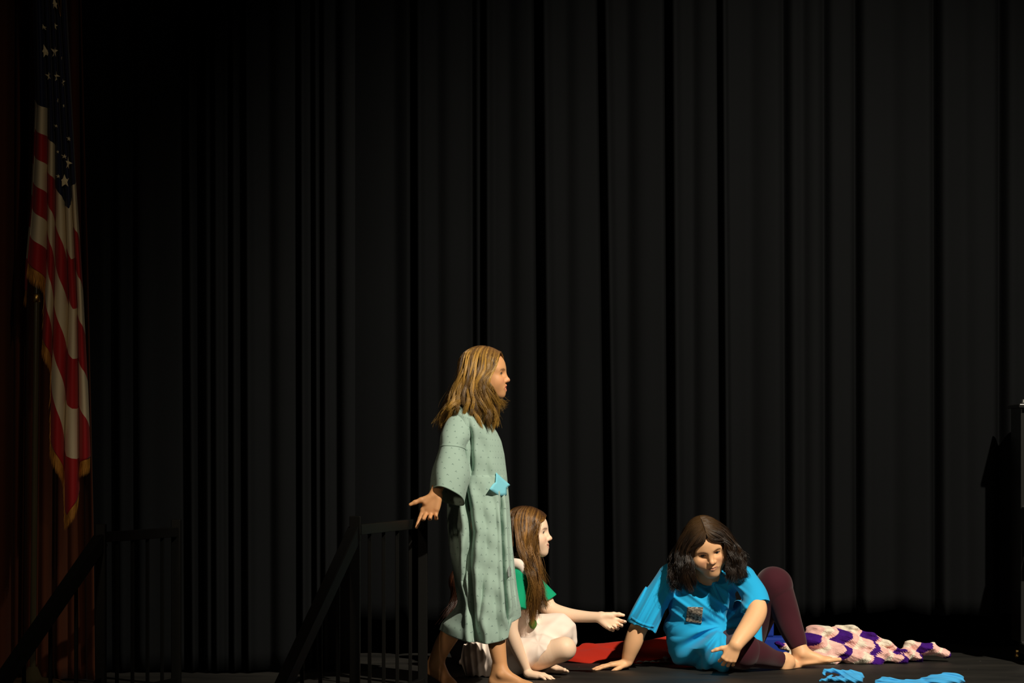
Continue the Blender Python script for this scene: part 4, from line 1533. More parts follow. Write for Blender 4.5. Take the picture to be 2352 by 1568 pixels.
    def od(X):
        d = X - K.astype(np.float32)
        r = np.sqrt(d[:, 0] ** 2 + d[:, 2] ** 2) + .01
        a = np.arctan2(d[:, 2], d[:, 0])
        fan = ridge(a * 7 + wob(X, 14, 2) * 2.2, 1.6) * .007 * np.exp(-((r - .06) / .09) ** 2) * np.clip(r / .05, 0, 1)
        big = .005 * wob(X, 24, 5) + .0025 * wob(X, 60, 9) + .0035 * ridge((X[:, 0] * .75 - X[:, 2]) * 70 + wob(X, 12, 8) * 2, 3)
        vert = .008 * ridge(X[:, 0] * 210 + X[:, 2] * 20, 1.5) * np.clip((-.10 - X[:, 0]) / .04 + .0, 0, 1)
        return -(fan * .35 + big + vert) + .006
    O.disp = od
    # opening for the bare near thigh and the far shin
    O.cut(P(1300, 1506, YB_ - .17), (.128, .14, .066), np.stack([nrm((1, 0, .32)), (0, 1, 0), nrm((-.32, 0, 1))], 1))
    O.cut(P(1268, 1545, YB_ - .15), (.085, .13, .055), np.stack([nrm((1, 0, .8)), (0, 1, 0), nrm((-.8, 0, 1))], 1))
    O.cap(P(1300, 1560, YB_ + .05), P(1318, 1530, YB_ + .05), .05, .04, .01, True)
    O.plane((0, 0, .004), (0, 0, -1))
    V, Q = O.mesh(.003)
    ov = link('overalls', npmesh('overalls', V, Q), M['blush'], root)
    # green print lining peeping out at the waist
    G = SDF()
    G.ell(P(1224, 1432, YB_ - .050), (.018, .018, .024), None, .01)
    V, Q = G.mesh(.0025)
    link('lining', npmesh('lining', V, Q), M['green_print'], ov)['label'] = 'green printed lining at the waist'
    # hair
    W = fr.w; nr = -1
    YH = YB_ - .10
    near = [
        [W(-.045, nr * .002, .114), W(-.092, nr * .040, .090), P(1164, 1225, YH + .04), P(1158, 1270, YH + .03), P(1152, 1320, YH + .02), P(1150, 1370, YH + .02)],
        [W(-.016, nr * .002, .121), W(-.050, nr * .064, .090), P(1180, 1225, YH), P(1170, 1270, YH - .01), P(1168, 1320, YH - .03), P(1166, 1380, YH - .04)],
        [W(-.010, nr * .002, .122), W(-.045, nr * .068, .085), P(1184, 1220, YH - .01), P(1188, 1255, YH - .03), P(1206, 1286, YH - .06), P(1216, 1318, YH - .09), P(1215, 1375, YH - .075), P(1203, 1440, YH - .06)],
        [W(.005, nr * .002, .122), W(-.012, nr * .070, .085), P(1200, 1220, YH - .01), P(1200, 1258, YH - .02), P(1212, 1290, YH - .05), P(1221, 1322, YH - .085), P(1221, 1380, YH - .07), P(1209, 1458, YH - .06)],
        [W(.024, nr * .002, .119), W(.015, nr * .066, .075), P(1214, 1220, YH - .0), P(1206, 1265, YH - .01), P(1220, 1322, YH - .08), P(1224, 1380, YH - .06), P(1224, 1450, YH - .04)],
        [W(.045, nr * .002, .110), W(.036, nr * .061, .067), P(1226, 1215, YH + .01), P(1216, 1258, YH - .0), P(1226, 1315, YH - .07), P(1230, 1375, YH - .05), P(1230, 1455, YH - .03)],
        [W(.062, nr * .002, .100), W(.056, nr * .052, .058), P(1233, 1206, YH + .02), P(1224, 1245, YH + .005), P(1228, 1300, YH - .0), P(1240, 1370, YH - .01), P(1236, 1425, YH - .02)]]
    fs = [
        [W(.0, .004, .120), W(-.01, .069, .085), P(1200, 1220, YB_ + .10), P(1205, 1270, YB_ + .09), P(1226, 1330, YB_ + .10), P(1240, 1390, YB_ + .10)],
        [W(.060, .004, .102), W(.060, .055, .060), P(1228, 1225, YB_ + .09), P(1224, 1262, YB_ + .08), P(1234, 1320, YB_ + .06), P(1262, 1382, YB_ + .08)]]
    bk = [
        [W(-.03, nr * .02, .118), W(-.100, nr * .04, .080), P(1164, 1225, YB_ - .04), P(1156, 1280, YB_ - .05), P(1148, 1340, YB_ - .05), P(1140, 1400, YB_ - .04)],
        [W(-.035, .0, .118), W(-.112, .0, .065), P(1158, 1230, YB_), P(1150, 1280, YB_), P(1142, 1340, YB_), P(1134, 1400, YB_)],
        [W(-.03, .02, .118), W(-.100, .04, .075), P(1164, 1225, YB_ + .05), P(1156, 1280, YB_ + .06), P(1150, 1340, YB_ + .07), P(1142, 1390, YB_ + .06)]]
    cap = scalp(fr, extra=(((-.03, -.050, -.02), (.05, .028, .06)), ((-.05, .0, -.03), (.05, .06, .07)), ((-.02, .05, -.02), (.045, .028, .05))))
    near.append([W(.074, nr * .002, .093), W(.072, nr * .040, .062), P(1236, 1200, YH + .02), P(1228, 1240, YH + .01), P(1232, 1300, YH + .0), P(1242, 1365, YH - .0), P(1246, 1400, YH - .01)])
    near.append([W(.088, nr * .002, .078), W(.080, nr * .036, .056), P(1238, 1203, YH + .02), P(1230, 1240, YH + .015), P(1233, 1300, YH + .01), P(1244, 1362, YH + .01), P(1250, 1395, YH + .0)])
    hair_mesh([(1500, .0035, near[:2]), (5600, .0040, near[2:]), (900, .007, fs), (1300, .006, bk)], cap, (.035, .014, .005), 21, r=.00085, wave=.0115, wfreq=15,
              cols=((.035, .013, .003), (.36, .17, .035)), clumps=5, parent=root, fr=fr, label='long wavy auburn hair', root_tone=(.05, .022, .010))
    return root


person_overalls()


# ------------------------------------------------------------------ person in the bright blue shirt
def person_blue():
    Yc = 12.7
    root = thing('person', 'dark-haired person in bright blue shirt and burgundy leggings, leaning on one hand', 'person', (float(P(1640, 0, Yc)[0]), Yc, 0))
    f = nrm((.14, -.88, -.45)); u = (-.2, -.4, .9)
    fr = Frame(P(1630.5, 1272.5, 12.38) - f * .0858, f, u, 1.10)
    B = SDF(); nails = []
    head_ops(B, fr, 'shut', smile=.3, chub=1.35)
    B.chain([(fr.w(-.02, 0, -.05), .055), (P(1625, 1325, 12.58), .058)], .03)
    B.chain([(P(1550, 1330, 12.62), .050), (P(1700, 1330, 12.60), .050)], .04)
    B.ell(P(1615, 1385, 12.68), (.14, .10, .14), None, .05)
    B.ell(P(1625, 1470, 12.80), (.15, .13, .13), None, .06)
    # prop arm
    B.chain([(P(1538, 1325, 12.60), .048), (P(1500, 1385, 12.58), .045), (P(1467, 1442, 12.57), .043), (P(1455, 1473, 12.57), .043), (P(1446, 1500, 12.58), .034), (P(1441, 1517, 12.59), .028)], .02)
    w0 = P(1441, 1517, 12.59); w0[2] = .034
    hand_ops(B, w0, (-.985, -.08, -.12), (-.12, 0, 1), 1.05, side=1, curls=((6, 6, 4), (5, 6, 4), (5, 8, 4), (6, 8, 6)), spread=(10, 3, -4, -12), thumb=(.72, .68, -.20), nails=nails)
    # other arm, forearm crossing towards the camera
    B.chain([(P(1708, 1330, 12.57), .044), (P(1733, 1378, 12.42), .045), (P(1738, 1404, 12.36), .048), (P(1722, 1436, 12.30), .047), (P(1700, 1466, 12.23), .038), (P(1690, 1481, 12.20), .032)], .025)
    hand_ops(B, P(1689, 1482, 12.195), (-.42, .05, -.90), (.05, -.98, .15), 1.0, side=-1, curls=((52, 28, 18), (48, 32, 20), (46, 34, 22), (44, 36, 24)), spread=(12, 4, -5, -14),
             thumb=(.55, .80, .05), tcurl=(6, 6), nails=nails)
    # raised leg
    legs = [(P(1690, 1485, 12.92), .105), (P(1735, 1410, 12.84), .092), (P(1776, 1343, 12.76), .076)]
    shin = [(P(1780, 1342, 12.75), .074), (P(1800, 1395, 12.76), .062), (P(1815, 1435, 12.75), .055), (P(1832, 1478, 12.72), .040), (P(1840, 1496, 12.71), .033)]
    B.chain(legs, .03); B.chain(shin, .03)
    an = P(1842, 1500, 12.71)
    foot_ops(B, an, (.985, -.12, .13), (-.12, 0, 1), 1.02, side=-1, nails=nails)
    # folded leg
    low = [(P(1640, 1488, 12.88), .105), (P(1672, 1490, 12.62), .092), (P(1705, 1494, 12.46), .074)]
    lsh = [(P(1706, 1495, 12.46), .073), (P(1738, 1502, 12.50), .060), (P(1775, 1514, 12.57), .040), (P(1800, 1517, 12.61), .033), (P(1808, 1518, 12.62), .034)]
    B.chain(low, .03); B.chain(lsh, .03)
    foot_ops(B, P(1808, 1516, 12.63) , (.42, .88, .0), (-.3, -.75, .5), .95, side=1, nails=nails)
    B.plane((0, 0, .001), (0, 0, -1))
    finish_body(B, .003, root, (.82, .46, .24), fr, (.06, .03, .015), nails, mouth='shut', smile=.3, lip=(.68, .32, .22))
    eyes(root, fr, (1, -.1, .18), (.05, .05, .06))

    # leggings
    G = SDF()
    gr = lambda L, a: [(p, r + a) for p, r in L]
    G.chain(gr(legs, .006), .03); G.chain(gr(shin[:4], .006), .03)
    G.chain(gr(low, .006), .03); G.chain(gr(lsh[:4], .006), .03)
    ax = nrm(P(1840, 1500, 12.71) - P(1826, 1465, 12.73))
    G.cut(P(1834, 1487, 12.72) + ax * .05, (.10, .10, .05), np.stack([nrm(np.cross((0, 1, 0), ax)), (0, 1, 0), ax], 1))
    ax = nrm(P(1800, 1520, 12.61) - P(1775, 1515, 12.57))
    G.cut(P(1787, 1519, 12.59) + ax * .040, (.040, .07, .065), np.stack([ax, nrm(np.cross((0, 0, 1), ax)), nrm(np.cross(ax, np.cross((0, 0, 1), ax)))], 1))
    G.plane((0, 0, .002), (0, 0, -1))
    G.disp = lambda X: .0022 * wob(X, 40, 3)
    V, Q = G.mesh(.003)
    o = link('leggings', npmesh('leggings', V, Q), M['burgundy'], root)

    # shirt
    T = SDF()
    T.chain([(P(1556, 1330, 12.62), .066), (P(1700, 1328, 12.60), .060)], .05)
    T.ell(P(1612, 1372, 12.64), (.165, .115, .130), None, .05)
    T.ell(P(1616, 1440, 12.70), (.190, .150, .120), None, .05)
    T.ell(P(1612, 1492, 12.72), (.165, .160, .090), None, .05)
    T.ell(P(1695, 1432, 12.78), (.100, .100, .110), None, .05)
    T.ell(P(1648, 1492, 12.52), (.078, .085, .090), None, .05)
    T.chain([(P(1736, 1425, 12.76), .028), (P(1738, 1470, 12.72), .030)], .03)
    T.chain([(P(1540, 1326, 12.60), .066), (P(1505, 1378, 12.58), .064), (P(1484, 1418, 12.57), .066), (P(1472, 1450, 12.57), .068)], .03)
    T.chain([(P(1708, 1328, 12.57), .062), (P(1730, 1364, 12.47), .062), (P(1738, 1392, 12.40), .064)], .03)
    # sleeve hems
    def hem(p, q, Y, off, r, sgn):
        """cut the sleeve beyond the picture line p-q"""
        a = P(p[0], p[1], Y); b = P(q[0], q[1], Y)
        mid = (a + b) / 2
        t = nrm(b - a)
        n = nrm(np.cross(t, (0, 1, 0))) * sgn
        if n[2] > 0: n = -n
        return mid, n
    m1, n1 = hem((1449, 1422), (1504, 1443), 12.57, 0, 0, 1)
    T.cut(m1 + n1 * .085, (.110, .14, .085), np.stack([nrm(np.cross(n1, (0, 1, 0))), (0, 1, 0), n1], 1))
    m2, n2 = hem((1708, 1389), (1754, 1365), 12.40, 0, 0, 1)
    T.cut(m2 + n2 * .058, (.066, .09, .058), np.stack([nrm(np.cross(n2, (0, 1, 0))), (0, 1, 0), n2], 1))
    # neck opening
    T.post.append(('cap', (fr.w(-.02, 0, -.05), P(1628, 1310, 12.54), .056, .044), .003, True))
    T.plane((0, 0, .003), (0, 0, -1))
    K = P(1660, 1438, 12.55).astype(np.float32)
    K2 = P(1606, 1500, 12.55).astype(np.float32)

    def td(X):
        d = X - K
        r = np.sqrt(d[:, 0] ** 2 + d[:, 2] ** 2) + .005
        a = np.arctan2(d[:, 2], -d[:, 0])
        w = wob(X, 7, 12)
        body = np.clip((X[:, 0] - P(1520, 0, 12.6)[0]) / .06, 0, 1) * np.clip((P(1720, 0, 12.6)[0] - X[:, 0]) / .06, 0, 1)
        fan = ridge(a * 8 + w * 1.8 + 1.3 * np.sin(2.3 * a + 1) + r * 6, 2.2) * .024 * np.exp(-((r - .10) / .11) ** 2) * np.clip(r / .11 - .15, 0, 1)
        low = np.clip((P(0, 1462, 12.6)[2] - X[:, 2]) / .05, 0, 1)
        fan2 = ridge((a * 11 + w * 2.6), 1.6) * .036 * low * np.exp(-((r - .16) / .15) ** 2)
        # long diagonal drape from the far shoulder
        dg = ridge((X[:, 0] * .75 + X[:, 2] * 1.0) * 95 + w * 1.5, 3) * .008 * np.clip((X[:, 2] - P(0, 1440, 12.6)[2]) / .06, 0, 1)
        sl = np.clip((P(1545, 0, 12.6)[0] - X[:, 0]) / .13, 0, 1)
        slf = ridge((X[:, 0] * 1.0 - X[:, 2] * .55) * 150 + wob(X, 10, 4) * 1.5, 2) * .010 * sl
        return -(fan + fan2 + dg) * body - slf + .004 * wob(X, 22, 6) + .006 * body
    T.disp = td
    V, Q = T.mesh(.003)
    sh = link('shirt', npmesh('shirt', V, Q), M['blue_knit'], root)
    bvh = BVHTree.FromPolygons([tuple(v) for v in V.tolist()], [tuple(q) for q in Q.tolist()])

    def ray(px, py):
        ro = Vector((0, 0, CH))
        h = bvh.ray_cast(ro, (Vector(P(px, py, 11)) - ro).normalized())
        return np.array(h[0]) if h[0] is not None else None

    def strip(name, pts, wd, m, lift=.002, n=30, th=.0015):
        C_ = catmull(np.array([(a, b, 0) for a, b in pts]), n)[:, :2]
        V2, hit = [], []
        for i in range(n):
            t = C_[min(i + 1, n - 1)] - C_[max(i - 1, 0)]; t = t / np.linalg.norm(t)
            nn = np.array((-t[1], t[0]))
            for sgn in (-1, 0, 1):
                q = C_[i] + nn * wd * sgn
                h = ray(*q)
                V2.append(P(q[0], q[1], (h[1] if h is not None else Yc) - lift))
        o = link(name, npmesh(name, np.array(V2), grid_faces(3, n)), m, sh)
        md = o.modifiers.new('t', 'SOLIDIFY'); md.thickness = th
        return o
    strip('cuff', [(1450, 1418), (1466, 1428), (1484, 1435), (1502, 1439)], 3.0, M['blue_knit'], .003)
    strip('placket', [(1634, 1336), (1642, 1352), (1652, 1372), (1664, 1392)], 3.5, M['blue_knit'], .003)
    strip('collar', [(1606, 1340), (1618, 1346), (1634, 1342), (1646, 1334)], 3.0, M['blue_knit'], .004)
    # grey woven patch: conform to the belly
    nx_, ny_ = 14, 14
    cor = np.array([(1579, 1393), (1615, 1394), (1611, 1432), (1575.5, 1427)], float)
    V2 = []
    for j in range(ny_):
        for i in range(nx_):
            a, b = i / (nx_ - 1), j / (ny_ - 1)
            q = cor[0] * (1 - a) * (1 - b) + cor[1] * a * (1 - b) + cor[2] * a * b + cor[3] * (1 - a) * b
            h = ray(*q)
            V2.append(P(q[0], q[1], (h[1] if h is not None else Yc) - .004))
    V2 = np.array(V2)
    yy = V2[:, 1].reshape(ny_, nx_)
    for _ in range(6): yy[1:-1, 1:-1] = (yy[:-2, 1:-1] + yy[2:, 1:-1] + yy[1:-1, :-2] + yy[1:-1, 2:]) / 4
    o = link('patch', npmesh('patch', V2, grid_faces(nx_, ny_)), M['grey_patch'], sh)
    md = o.modifiers.new('t', 'SOLIDIFY'); md.thickness = .003
    o['label'] = 'square grey-brown woven patch'
    # hair
    W = fr.w
    L = [
        [W(.070, -.002, .100), W(.090, -.015, .066), W(.068, -.068, .040), P(1584, 1290, 12.38), P(1592, 1325, 12.38), P(1584, 1352, 12.40)],
        [W(.050, -.002, .112), W(.062, -.056, .072), P(1578, 1272, 12.37), P(1580, 1300, 12.36), P(1580, 1330, 12.38), P(1582, 1358, 12.40)],
        [W(.020, -.002, .122), W(.020, -.082, .070), P(1562, 1272, 12.41), P(1564, 1300, 12.39), P(1562, 1332, 12.40), P(1572, 1362, 12.42)],
        [W(-.005, -.002, .124), W(-.010, -.092, .060), P(1553, 1270, 12.46), P(1550, 1300, 12.44), P(1546, 1330, 12.43), P(1556, 1360, 12.44)],
        [W(-.035, .0, .122), W(-.050, -.094, .050), P(1549, 1268, 12.52), P(1543, 1298, 12.50), P(1540, 1322, 12.48), P(1544, 1348, 12.47)]]
    R = [
        [W(.070, .002, .100), W(.090, .017, .065), W(.066, .070, .046), P(1678, 1282, 12.38), P(1677, 1308, 12.39), P(1676, 1338, 12.40)],
        [W(.050, .002, .112), W(.060, .058, .072), P(1678, 1258, 12.37), P(1682, 1285, 12.36), P(1680, 1315, 12.38), P(1688, 1345, 12.40)],
        [W(.020, .002, .122), W(.020, .084, .068), P(1690, 1258, 12.42), P(1696, 1285, 12.40), P(1694, 1312, 12.41), P(1700, 1342, 12.43)],
        [W(-.005, .002, .124), W(-.010, .094, .058), P(1694, 1260, 12.47), P(1702, 1285, 12.46), P(1702, 1310, 12.46), P(1710, 1332, 12.47)],
        [W(-.035, .0, .122), W(-.050, .092, .050), P(1690, 1258, 12.54), P(1700, 1285, 12.54), P(1704, 1305, 12.53), P(1706, 1325, 12.53)]]
    Bk = [
        [W(-.035, .0, .122), W(-.070, -.080, .060), P(1556, 1275, 12.58), P(1552, 1310, 12.58), P(1556, 1340, 12.56)],
        [W(-.050, .0, .116), W(-.110, -.02, .040), P(1600, 1275, 12.62), P(1595, 1305, 12.66), P(1600, 1325, 12.68)],
        [W(-.050, .0, .116), W(-.110, .03, .040), P(1650, 1270, 12.62), P(1655, 1300, 12.66), P(1655, 1320, 12.68)],
        [W(-.035, .0, .122), W(-.070, .080, .060), P(1690, 1270, 12.58), P(1696, 1295, 12.58), P(1700, 1320, 12.56)]]
    cap = scalp(fr, extra=(((-.02, -.070, -.03), (.055, .030, .075)), ((-.05, .0, -.03), (.05, .07, .07)), ((-.02, .070, -.03), (.055, .030, .075))), off=.006)
    hair_mesh([(5600, .0045, L), (5600, .0045, R), (2200, .008, Bk)], cap, (.012, .006, .003), 31, r=.0009, wave=.018, wfreq=13,
              cols=((.005, .0025, .0012), (.028, .013, .005)), clumps=6, parent=root, fr=fr, label='thick dark brown hair falling on both sides of the face', root_tone=(.065, .034, .012))  # lit crown painted into the colour: roots lighter brown than the lengths


person_blue()


# ------------------------------------------------------------------ half-hidden person behind the gown
def person_hidden():
    Y = 12.95
    root = thing('person', 'dimly seen crouching person with reddish hair, almost hidden behind the green gown', 'person', (float(P(1085, 0, Y)[0]), Y, 0))
    fr = Frame(P(1082, 1352, Y), (1, .3, -.15), (.1, 0, 1), .95)
    B = SDF(); nails = []
    head_ops(B, fr, 'shut')
    B.chain([(P(1076, 1375, Y), .042), (P(1072, 1400, Y), .046)], .03)
    B.ell(P(1072, 1450, Y), (.10, .15, .13), None, .04)
    for s_ in (-1, 1):
        B.chain([(P(1078, 1410, Y + .13 * s_), .045), (P(1095, 1460, Y + .17 * s_), .036), (P(1125, 1490, Y + .15 * s_), .026)], .02)
        hand_ops(B, P(1125, 1490, Y + .15 * s_), (.8, 0, -.6), (.6, 0, .8), .9, side=-s_, nails=nails)
        B.chain([(P(1075, 1495, Y + .09 * s_), .075), (P(1125, 1478, Y + .11 * s_), .052), (P(1095, 1508, Y + .10 * s_), .040)], .03)
        an = P(1095, 1505, Y + .10 * s_); an[2] = .06
        foot_ops(B, an, (1, 0, 0), (0, 0, 1), .9, side=s_)
    finish_body(B, .0035, root, (.62, .36, .22), fr, (.1, .04, .02), nails, mouth='shut')
    eyes(root, fr)
    T = SDF()
    T.chain([(P(1078, 1408, Y - .12), .055), (P(1078, 1408, Y + .12), .055)], .03)
    T.ell(P(1072, 1452, Y), (.115, .165, .135), None, .04)
    for s_ in (-1, 1):
        T.chain([(P(1078, 1412, Y + .13 * s_), .055), (P(1095, 1458, Y + .17 * s_), .046)], .02)
        T.chain([(P(1075, 1497, Y + .09 * s_), .083), (P(1120, 1480, Y + .11 * s_), .060)], .03)
    T.plane((0, 0, .003), (0, 0, -1))
    T.disp = lambda X: .003 * wob(X, 30, 3)
    V, Q = T.mesh(.004)
    link('dark_clothes', npmesh('dark_clothes', V, Q), M['dark_cloth'], root)
    W = fr.w
    g = [[W(.02, -.002, .12), W(.02, -.07, .07), P(1082, 1380, Y - .10), P(1078, 1410, Y - .12), P(1070, 1430, Y - .12)],
         [W(-.01, -.002, .12), W(-.03, -.076, .07), P(1062, 1375, Y - .09), P(1052, 1405, Y - .11), P(1040, 1430, Y - .11)],
         [W(-.03, -.002, .118), W(-.09, -.045, .07), P(1044, 1375, Y - .05), P(1036, 1400, Y - .07), P(1026, 1425, Y - .08)],
         [W(-.03, .0, .118), W(-.112, .0, .06), P(1042, 1375, Y), P(1036, 1400, Y), P(1028, 1420, Y)],
         [W(-.02, .002, .118), W(-.07, .06, .06), P(1056, 1375, Y + .07), P(1050, 1400, Y + .1), P(1048, 1420, Y + .1)],
         [W(.02, .002, .12), W(.02, .07, .07), P(1082, 1380, Y + .10), P(1082, 1405, Y + .12), P(1080, 1420, Y + .12)]]
    hair_mesh([(3200, .006, g)], scalp(fr), (.03, .008, .003), 5, r=.0011, wave=.006, wfreq=10, cols=((.02, .006, .002), (.08, .022, .008)), clumps=5, parent=root, fr=fr)


person_hidden()

# ------------------------------------------------------------------ cloths on the floor
def tri(t): return np.abs((t % 1.0) - .5) * 4 - 1


def blanket():
    Y = 13.12
    c = P(1960, 0, Y)
    B = SDF()
    for px, py, dy, r in ((1878, 1480, 0, (.085, .13, .085)), (1912, 1474, .02, (.09, .12, .088)), (1955, 1482, 0, (.10, .12, .082)), (2000, 1492, -.02, (.09, .12, .072)),
                          (2030, 1497, -.02, (.075, .10, .052)), (1900, 1512, -.10, (.15, .10, .045)), (1975, 1512, -.10, (.16, .10, .050)), (2050, 1512, -.07, (.10, .09, .036)), (2088, 1502, 0, (.065, .08, .040)),
                          (1935, 1502, -.04, (.2, .15, .06))):
        B.ell(P(px, py, Y + dy), r, None, .018)
    B.chain([(P(2085, 1495, Y), .034), (P(2118, 1488, Y - .01), .036), (P(2145, 1492, Y - .01), .032), (P(2168, 1494, Y - .02), .024)], .012)
    B.chain([(P(1772, 1508, Y - .17), .014), (P(1800, 1503, Y - .16), .016), (P(1830, 1508, Y - .12), .02), (P(1856, 1508, Y - .10), .03)], .012)
    B.chain([(P(1792, 1486, Y - .10), .016), (P(1812, 1480, Y - .08), .018), (P(1840, 1492, Y - .06), .030)], .01)
    B.ell(P(1910, 1462, Y - .15), (.030, .05, .014), None, .01, True)
    B.ell(P(1990, 1470, Y - .15), (.045, .05, .008), None, .01, True)
    B.ell(P(2045, 1487, Y - .12), (.03, .04, .008), None, .01, True)
    B.plane((0, 0, .002), (0, 0, -1))

    def disp(X):
        w = wob(X, 11, 21); w2 = wob(X, 15, 22)
        a = (X[:, 0] * .55 + X[:, 2] * 1.25 + X[:, 1] * .3) * 62 + w * 2.2
        b = (X[:, 0] * 1.1 - X[:, 2] * .9) * 42 + w2 * 2.4
        return -.020 * ridge(a, 1.3) - .015 * ridge(b, 1.6) + .014 + .0030 * wob(X, 190, 5, 7) - .002 * np.sin(X[:, 0] * 520) * np.sin((X[:, 2] + X[:, 1]) * 520)
    B.disp = disp
    V, Q = B.mesh(.0025)
    w = wob(V, 8, 31); w2 = wob(V, 13, 32)
    fa = (V[:, 0] * .55 + V[:, 2] * 1.25 + V[:, 1] * .3) * 62 + wob(V, 11, 21) * 2.2
    fb = (V[:, 0] * 1.1 - V[:, 2] * .9) * 42 + wob(V, 15, 22) * 2.4
    jump = np.floor(fa / 6.28318 + .5) * .071 + np.floor(fb / 6.28318 + .5) * .043
    along = V[:, 0] * 1.0 - V[:, 2] * 1.3 + V[:, 1] * .5 + w * .045 + jump
    across = V[:, 0] * .6 + V[:, 2] * 1.3 + w2 * .02
    s = along + .0055 * tri(across / .012)
    band = (s / .066) % 4.0
    pal = np.array([(.050, .008, .17), (.86, .50, .44), (.80, .72, .58), (.86, .52, .46)])
    band = np.where(band < 1.25, 0, np.where(band < 2.2, 1, np.where(band < 3.1, 2, 3))) + band % 1 * .999
    C = pal[np.floor(band).astype(int) % 4]
    st = (np.floor(band).astype(int) % 4 == 0) & (np.abs(band % 1 - .5) < .06) & (((across / .012) % 1) < .5)
    C = C * (1 + .08 * wob(V, 160, 6)[:, None])
    o = link('crochet_blanket', npmesh('crochet_blanket', V, Q, col=C), M['crochet'])
    tag(o, 'crumpled crochet blanket in purple, pink and cream bands heaped behind the bare foot', 'blanket')


def red_cloth():
    Y = 13.18
    B = SDF()
    B.chain([(P(1285, 1506, Y - .02), .026), (P(1340, 1500, Y), .034), (P(1420, 1494, Y), .042), (P(1470, 1496, Y - .02), .040), (P(1520, 1489, Y - .02), .048), (P(1575, 1492, Y), .045)], .02)
    B.ell(P(1370, 1508, Y - .08), (.20, .11, .030), None, .02)
    B.ell(P(1500, 1508, Y - .08), (.16, .11, .034), None, .02)
    B.ell(P(1430, 1512, Y - .10), (.30, .08, .020), None, .02)
    B.plane((0, 0, .002), (0, 0, -1))

    def disp(X):
        w = wob(X, 8, 41)
        a = (X[:, 2] * 1.0 - X[:, 0] * .16 - X[:, 1] * .7) * 165 + w * 1.6
        b = (X[:, 2] * 1.0 + X[:, 0] * .45) * 70 + w * 2
        return -.018 * ridge(a * .8, 1.4) - .010 * ridge(b, 2) + .011
    B.disp = disp
    V, Q = B.mesh(.003)
    o = link('red_cloth', npmesh('red_cloth', V, Q), M['red_cloth'])
    tag(o, 'rumpled red cloth lying along the floor behind the outstretched hand', 'cloth')
    T = SDF()
    rr = np.random.RandomState(2)
    pts = []
    for i, px in enumerate(np.linspace(1462, 1536, 15)):
        p = P(px, 1512 + 2.5 * math.sin(i * 1.7), Y - .205 + .008 * math.cos(i * 2.1)); p[2] = .006 + .006 * abs(math.sin(i * 1.1)); pts.append((p, .0035))
    T.chain(pts, .002)
    T.ell(P(1528, 1511, Y - .20), (.012, .010, .010), None, .004)
    V, Q = T.mesh(.0016)
    t = link('trim', npmesh('trim', V, Q), M['silver'], o)
    t['label'] = 'silvery trim along the edge'


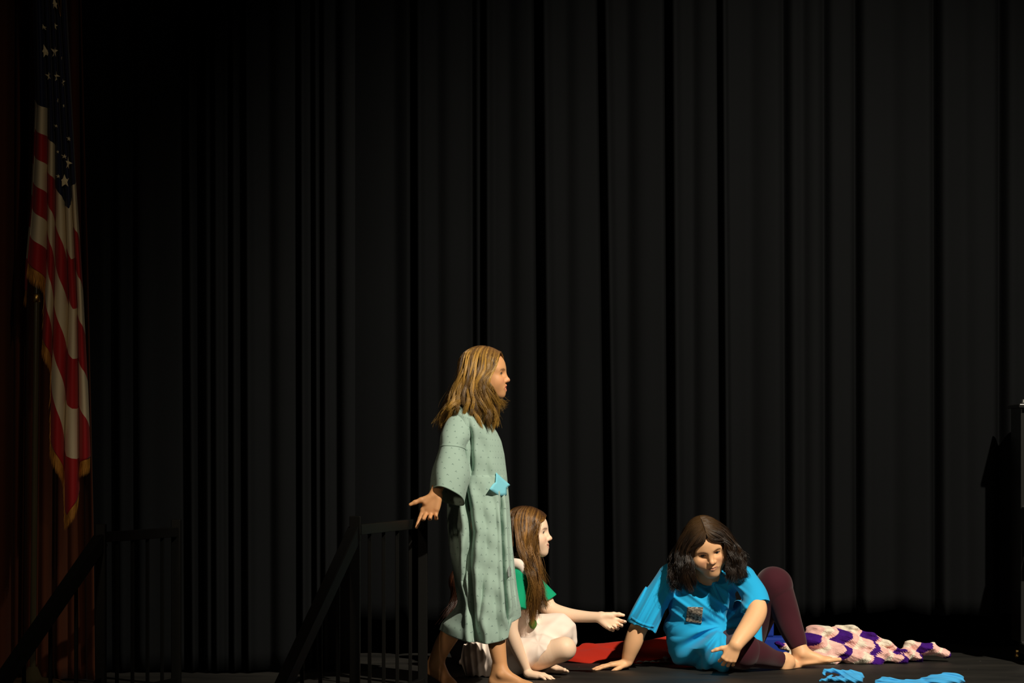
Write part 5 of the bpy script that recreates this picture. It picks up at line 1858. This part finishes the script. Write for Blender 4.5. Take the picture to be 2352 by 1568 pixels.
def blue_cloths():
    def make(name, chains, ells, subs, seed, label, dfun):
        B = SDF()
        for ch in chains: B.chain(ch, .006)
        for p, r in ells: B.ell(p, r, None, .010)
        for p, r in subs: B.ell(p, r, None, .004, True)
        B.plane((0, 0, .0015), (0, 0, -1))
        B.disp = dfun
        V, Q = B.mesh(.0018)
        o = link(name, npmesh(name, V, Q), M['sky_cloth'])
        tag(o, label, 'cloth')
    Y = 11.95
    d1 = lambda X: -.0035 * ridge((X[:, 0] * 1.0 + X[:, 2] * 1.8) * 150 + wob(X, 22, 3) * 2, 2) + .0025 * wob(X, 50, 8)
    make('blue_cloth',
         [[(P(1894, 1541, Y - .02), .0075), (P(1912, 1539, Y), .0085), (P(1935, 1544, Y), .010), (P(1958, 1546, Y), .013), (P(1976, 1550, Y), .012)],
          [(P(1893, 1541, Y - .02), .006), (P(1892, 1549, Y - .03), .005)],
          [(P(1883, 1563, Y - .06), .004), (P(1900, 1559, Y - .06), .006), (P(1908, 1553, Y - .05), .006), (P(1920, 1560, Y - .06), .007), (P(1945, 1560, Y - .06), .008)],
          [(P(1976, 1550, Y), .012), (P(1974, 1560, Y - .02), .010)]],
         [(P(1955, 1555, Y), (.055, .06, .020)), (P(1930, 1560, Y + .01), (.06, .06, .012)), (P(1962, 1560, Y - .03), (.035, .05, .014))],
         [(P(1921, 1553, Y - .05), (.022, .03, .007)), (P(1905, 1562, Y - .08), (.008, .02, .006))], 3,
         'small crumpled sky blue cloth on the floor in front of the raised bare foot', d1)
    Y = 11.82
    d2 = lambda X: -.004 * ridge((X[:, 0] * .5 + X[:, 2] * 2.2 + X[:, 1] * .6) * 130 + wob(X, 18, 5) * 2, 2) + .003 * wob(X, 40, 9)
    make('blue_cloth',
         [[(P(2012, 1566, Y - .02), .006), (P(2026, 1560, Y - .02), .007), (P(2042, 1562, Y - .02), .010), (P(2080, 1566, Y), .010), (P(2115, 1563, Y), .011), (P(2150, 1554, Y), .011), (P(2180, 1550, Y), .010), (P(2202, 1554, Y), .010), (P(2210, 1564, Y - .01), .008)],
          [(P(2044, 1558, Y - .02), .005), (P(2060, 1563, Y - .03), .006)]],
         [(P(2165, 1563, Y), (.085, .07, .026)), (P(2090, 1570, Y), (.12, .08, .016)), (P(2040, 1570, Y), (.06, .06, .014))],
         [(P(2185, 1560, Y - .09), (.04, .03, .006))], 5,
         'larger spread sky blue cloth at the front edge of the stage, lower right', d2)


def blue_mat():
    Y = 13.26
    root = thing('folded_mat', 'royal blue folded mat standing behind the burgundy leggings', 'mat', tuple(P(1775, 0, Y)[:2]) + (0,))
    def zz(py): return CH - (py - HY) / F * Y
    x0, x1 = XW(1742, Y), XW(1812, Y)
    boxes('lower_section', [(((x0 + x1) / 2, Y, zz(1461) / 2), (x1 - x0, .16, zz(1461)), None)], M['royal_blue'], root, .012)
    x1 = XW(1776, Y)
    boxes('upper_section', [(((x0 + x1) / 2, Y + .02, (zz(1461) + zz(1421)) / 2), (x1 - x0, .12, zz(1421) - zz(1461)), None)], M['royal_blue'], root, .010)


blanket()
red_cloth()
blue_cloths()
blue_mat()
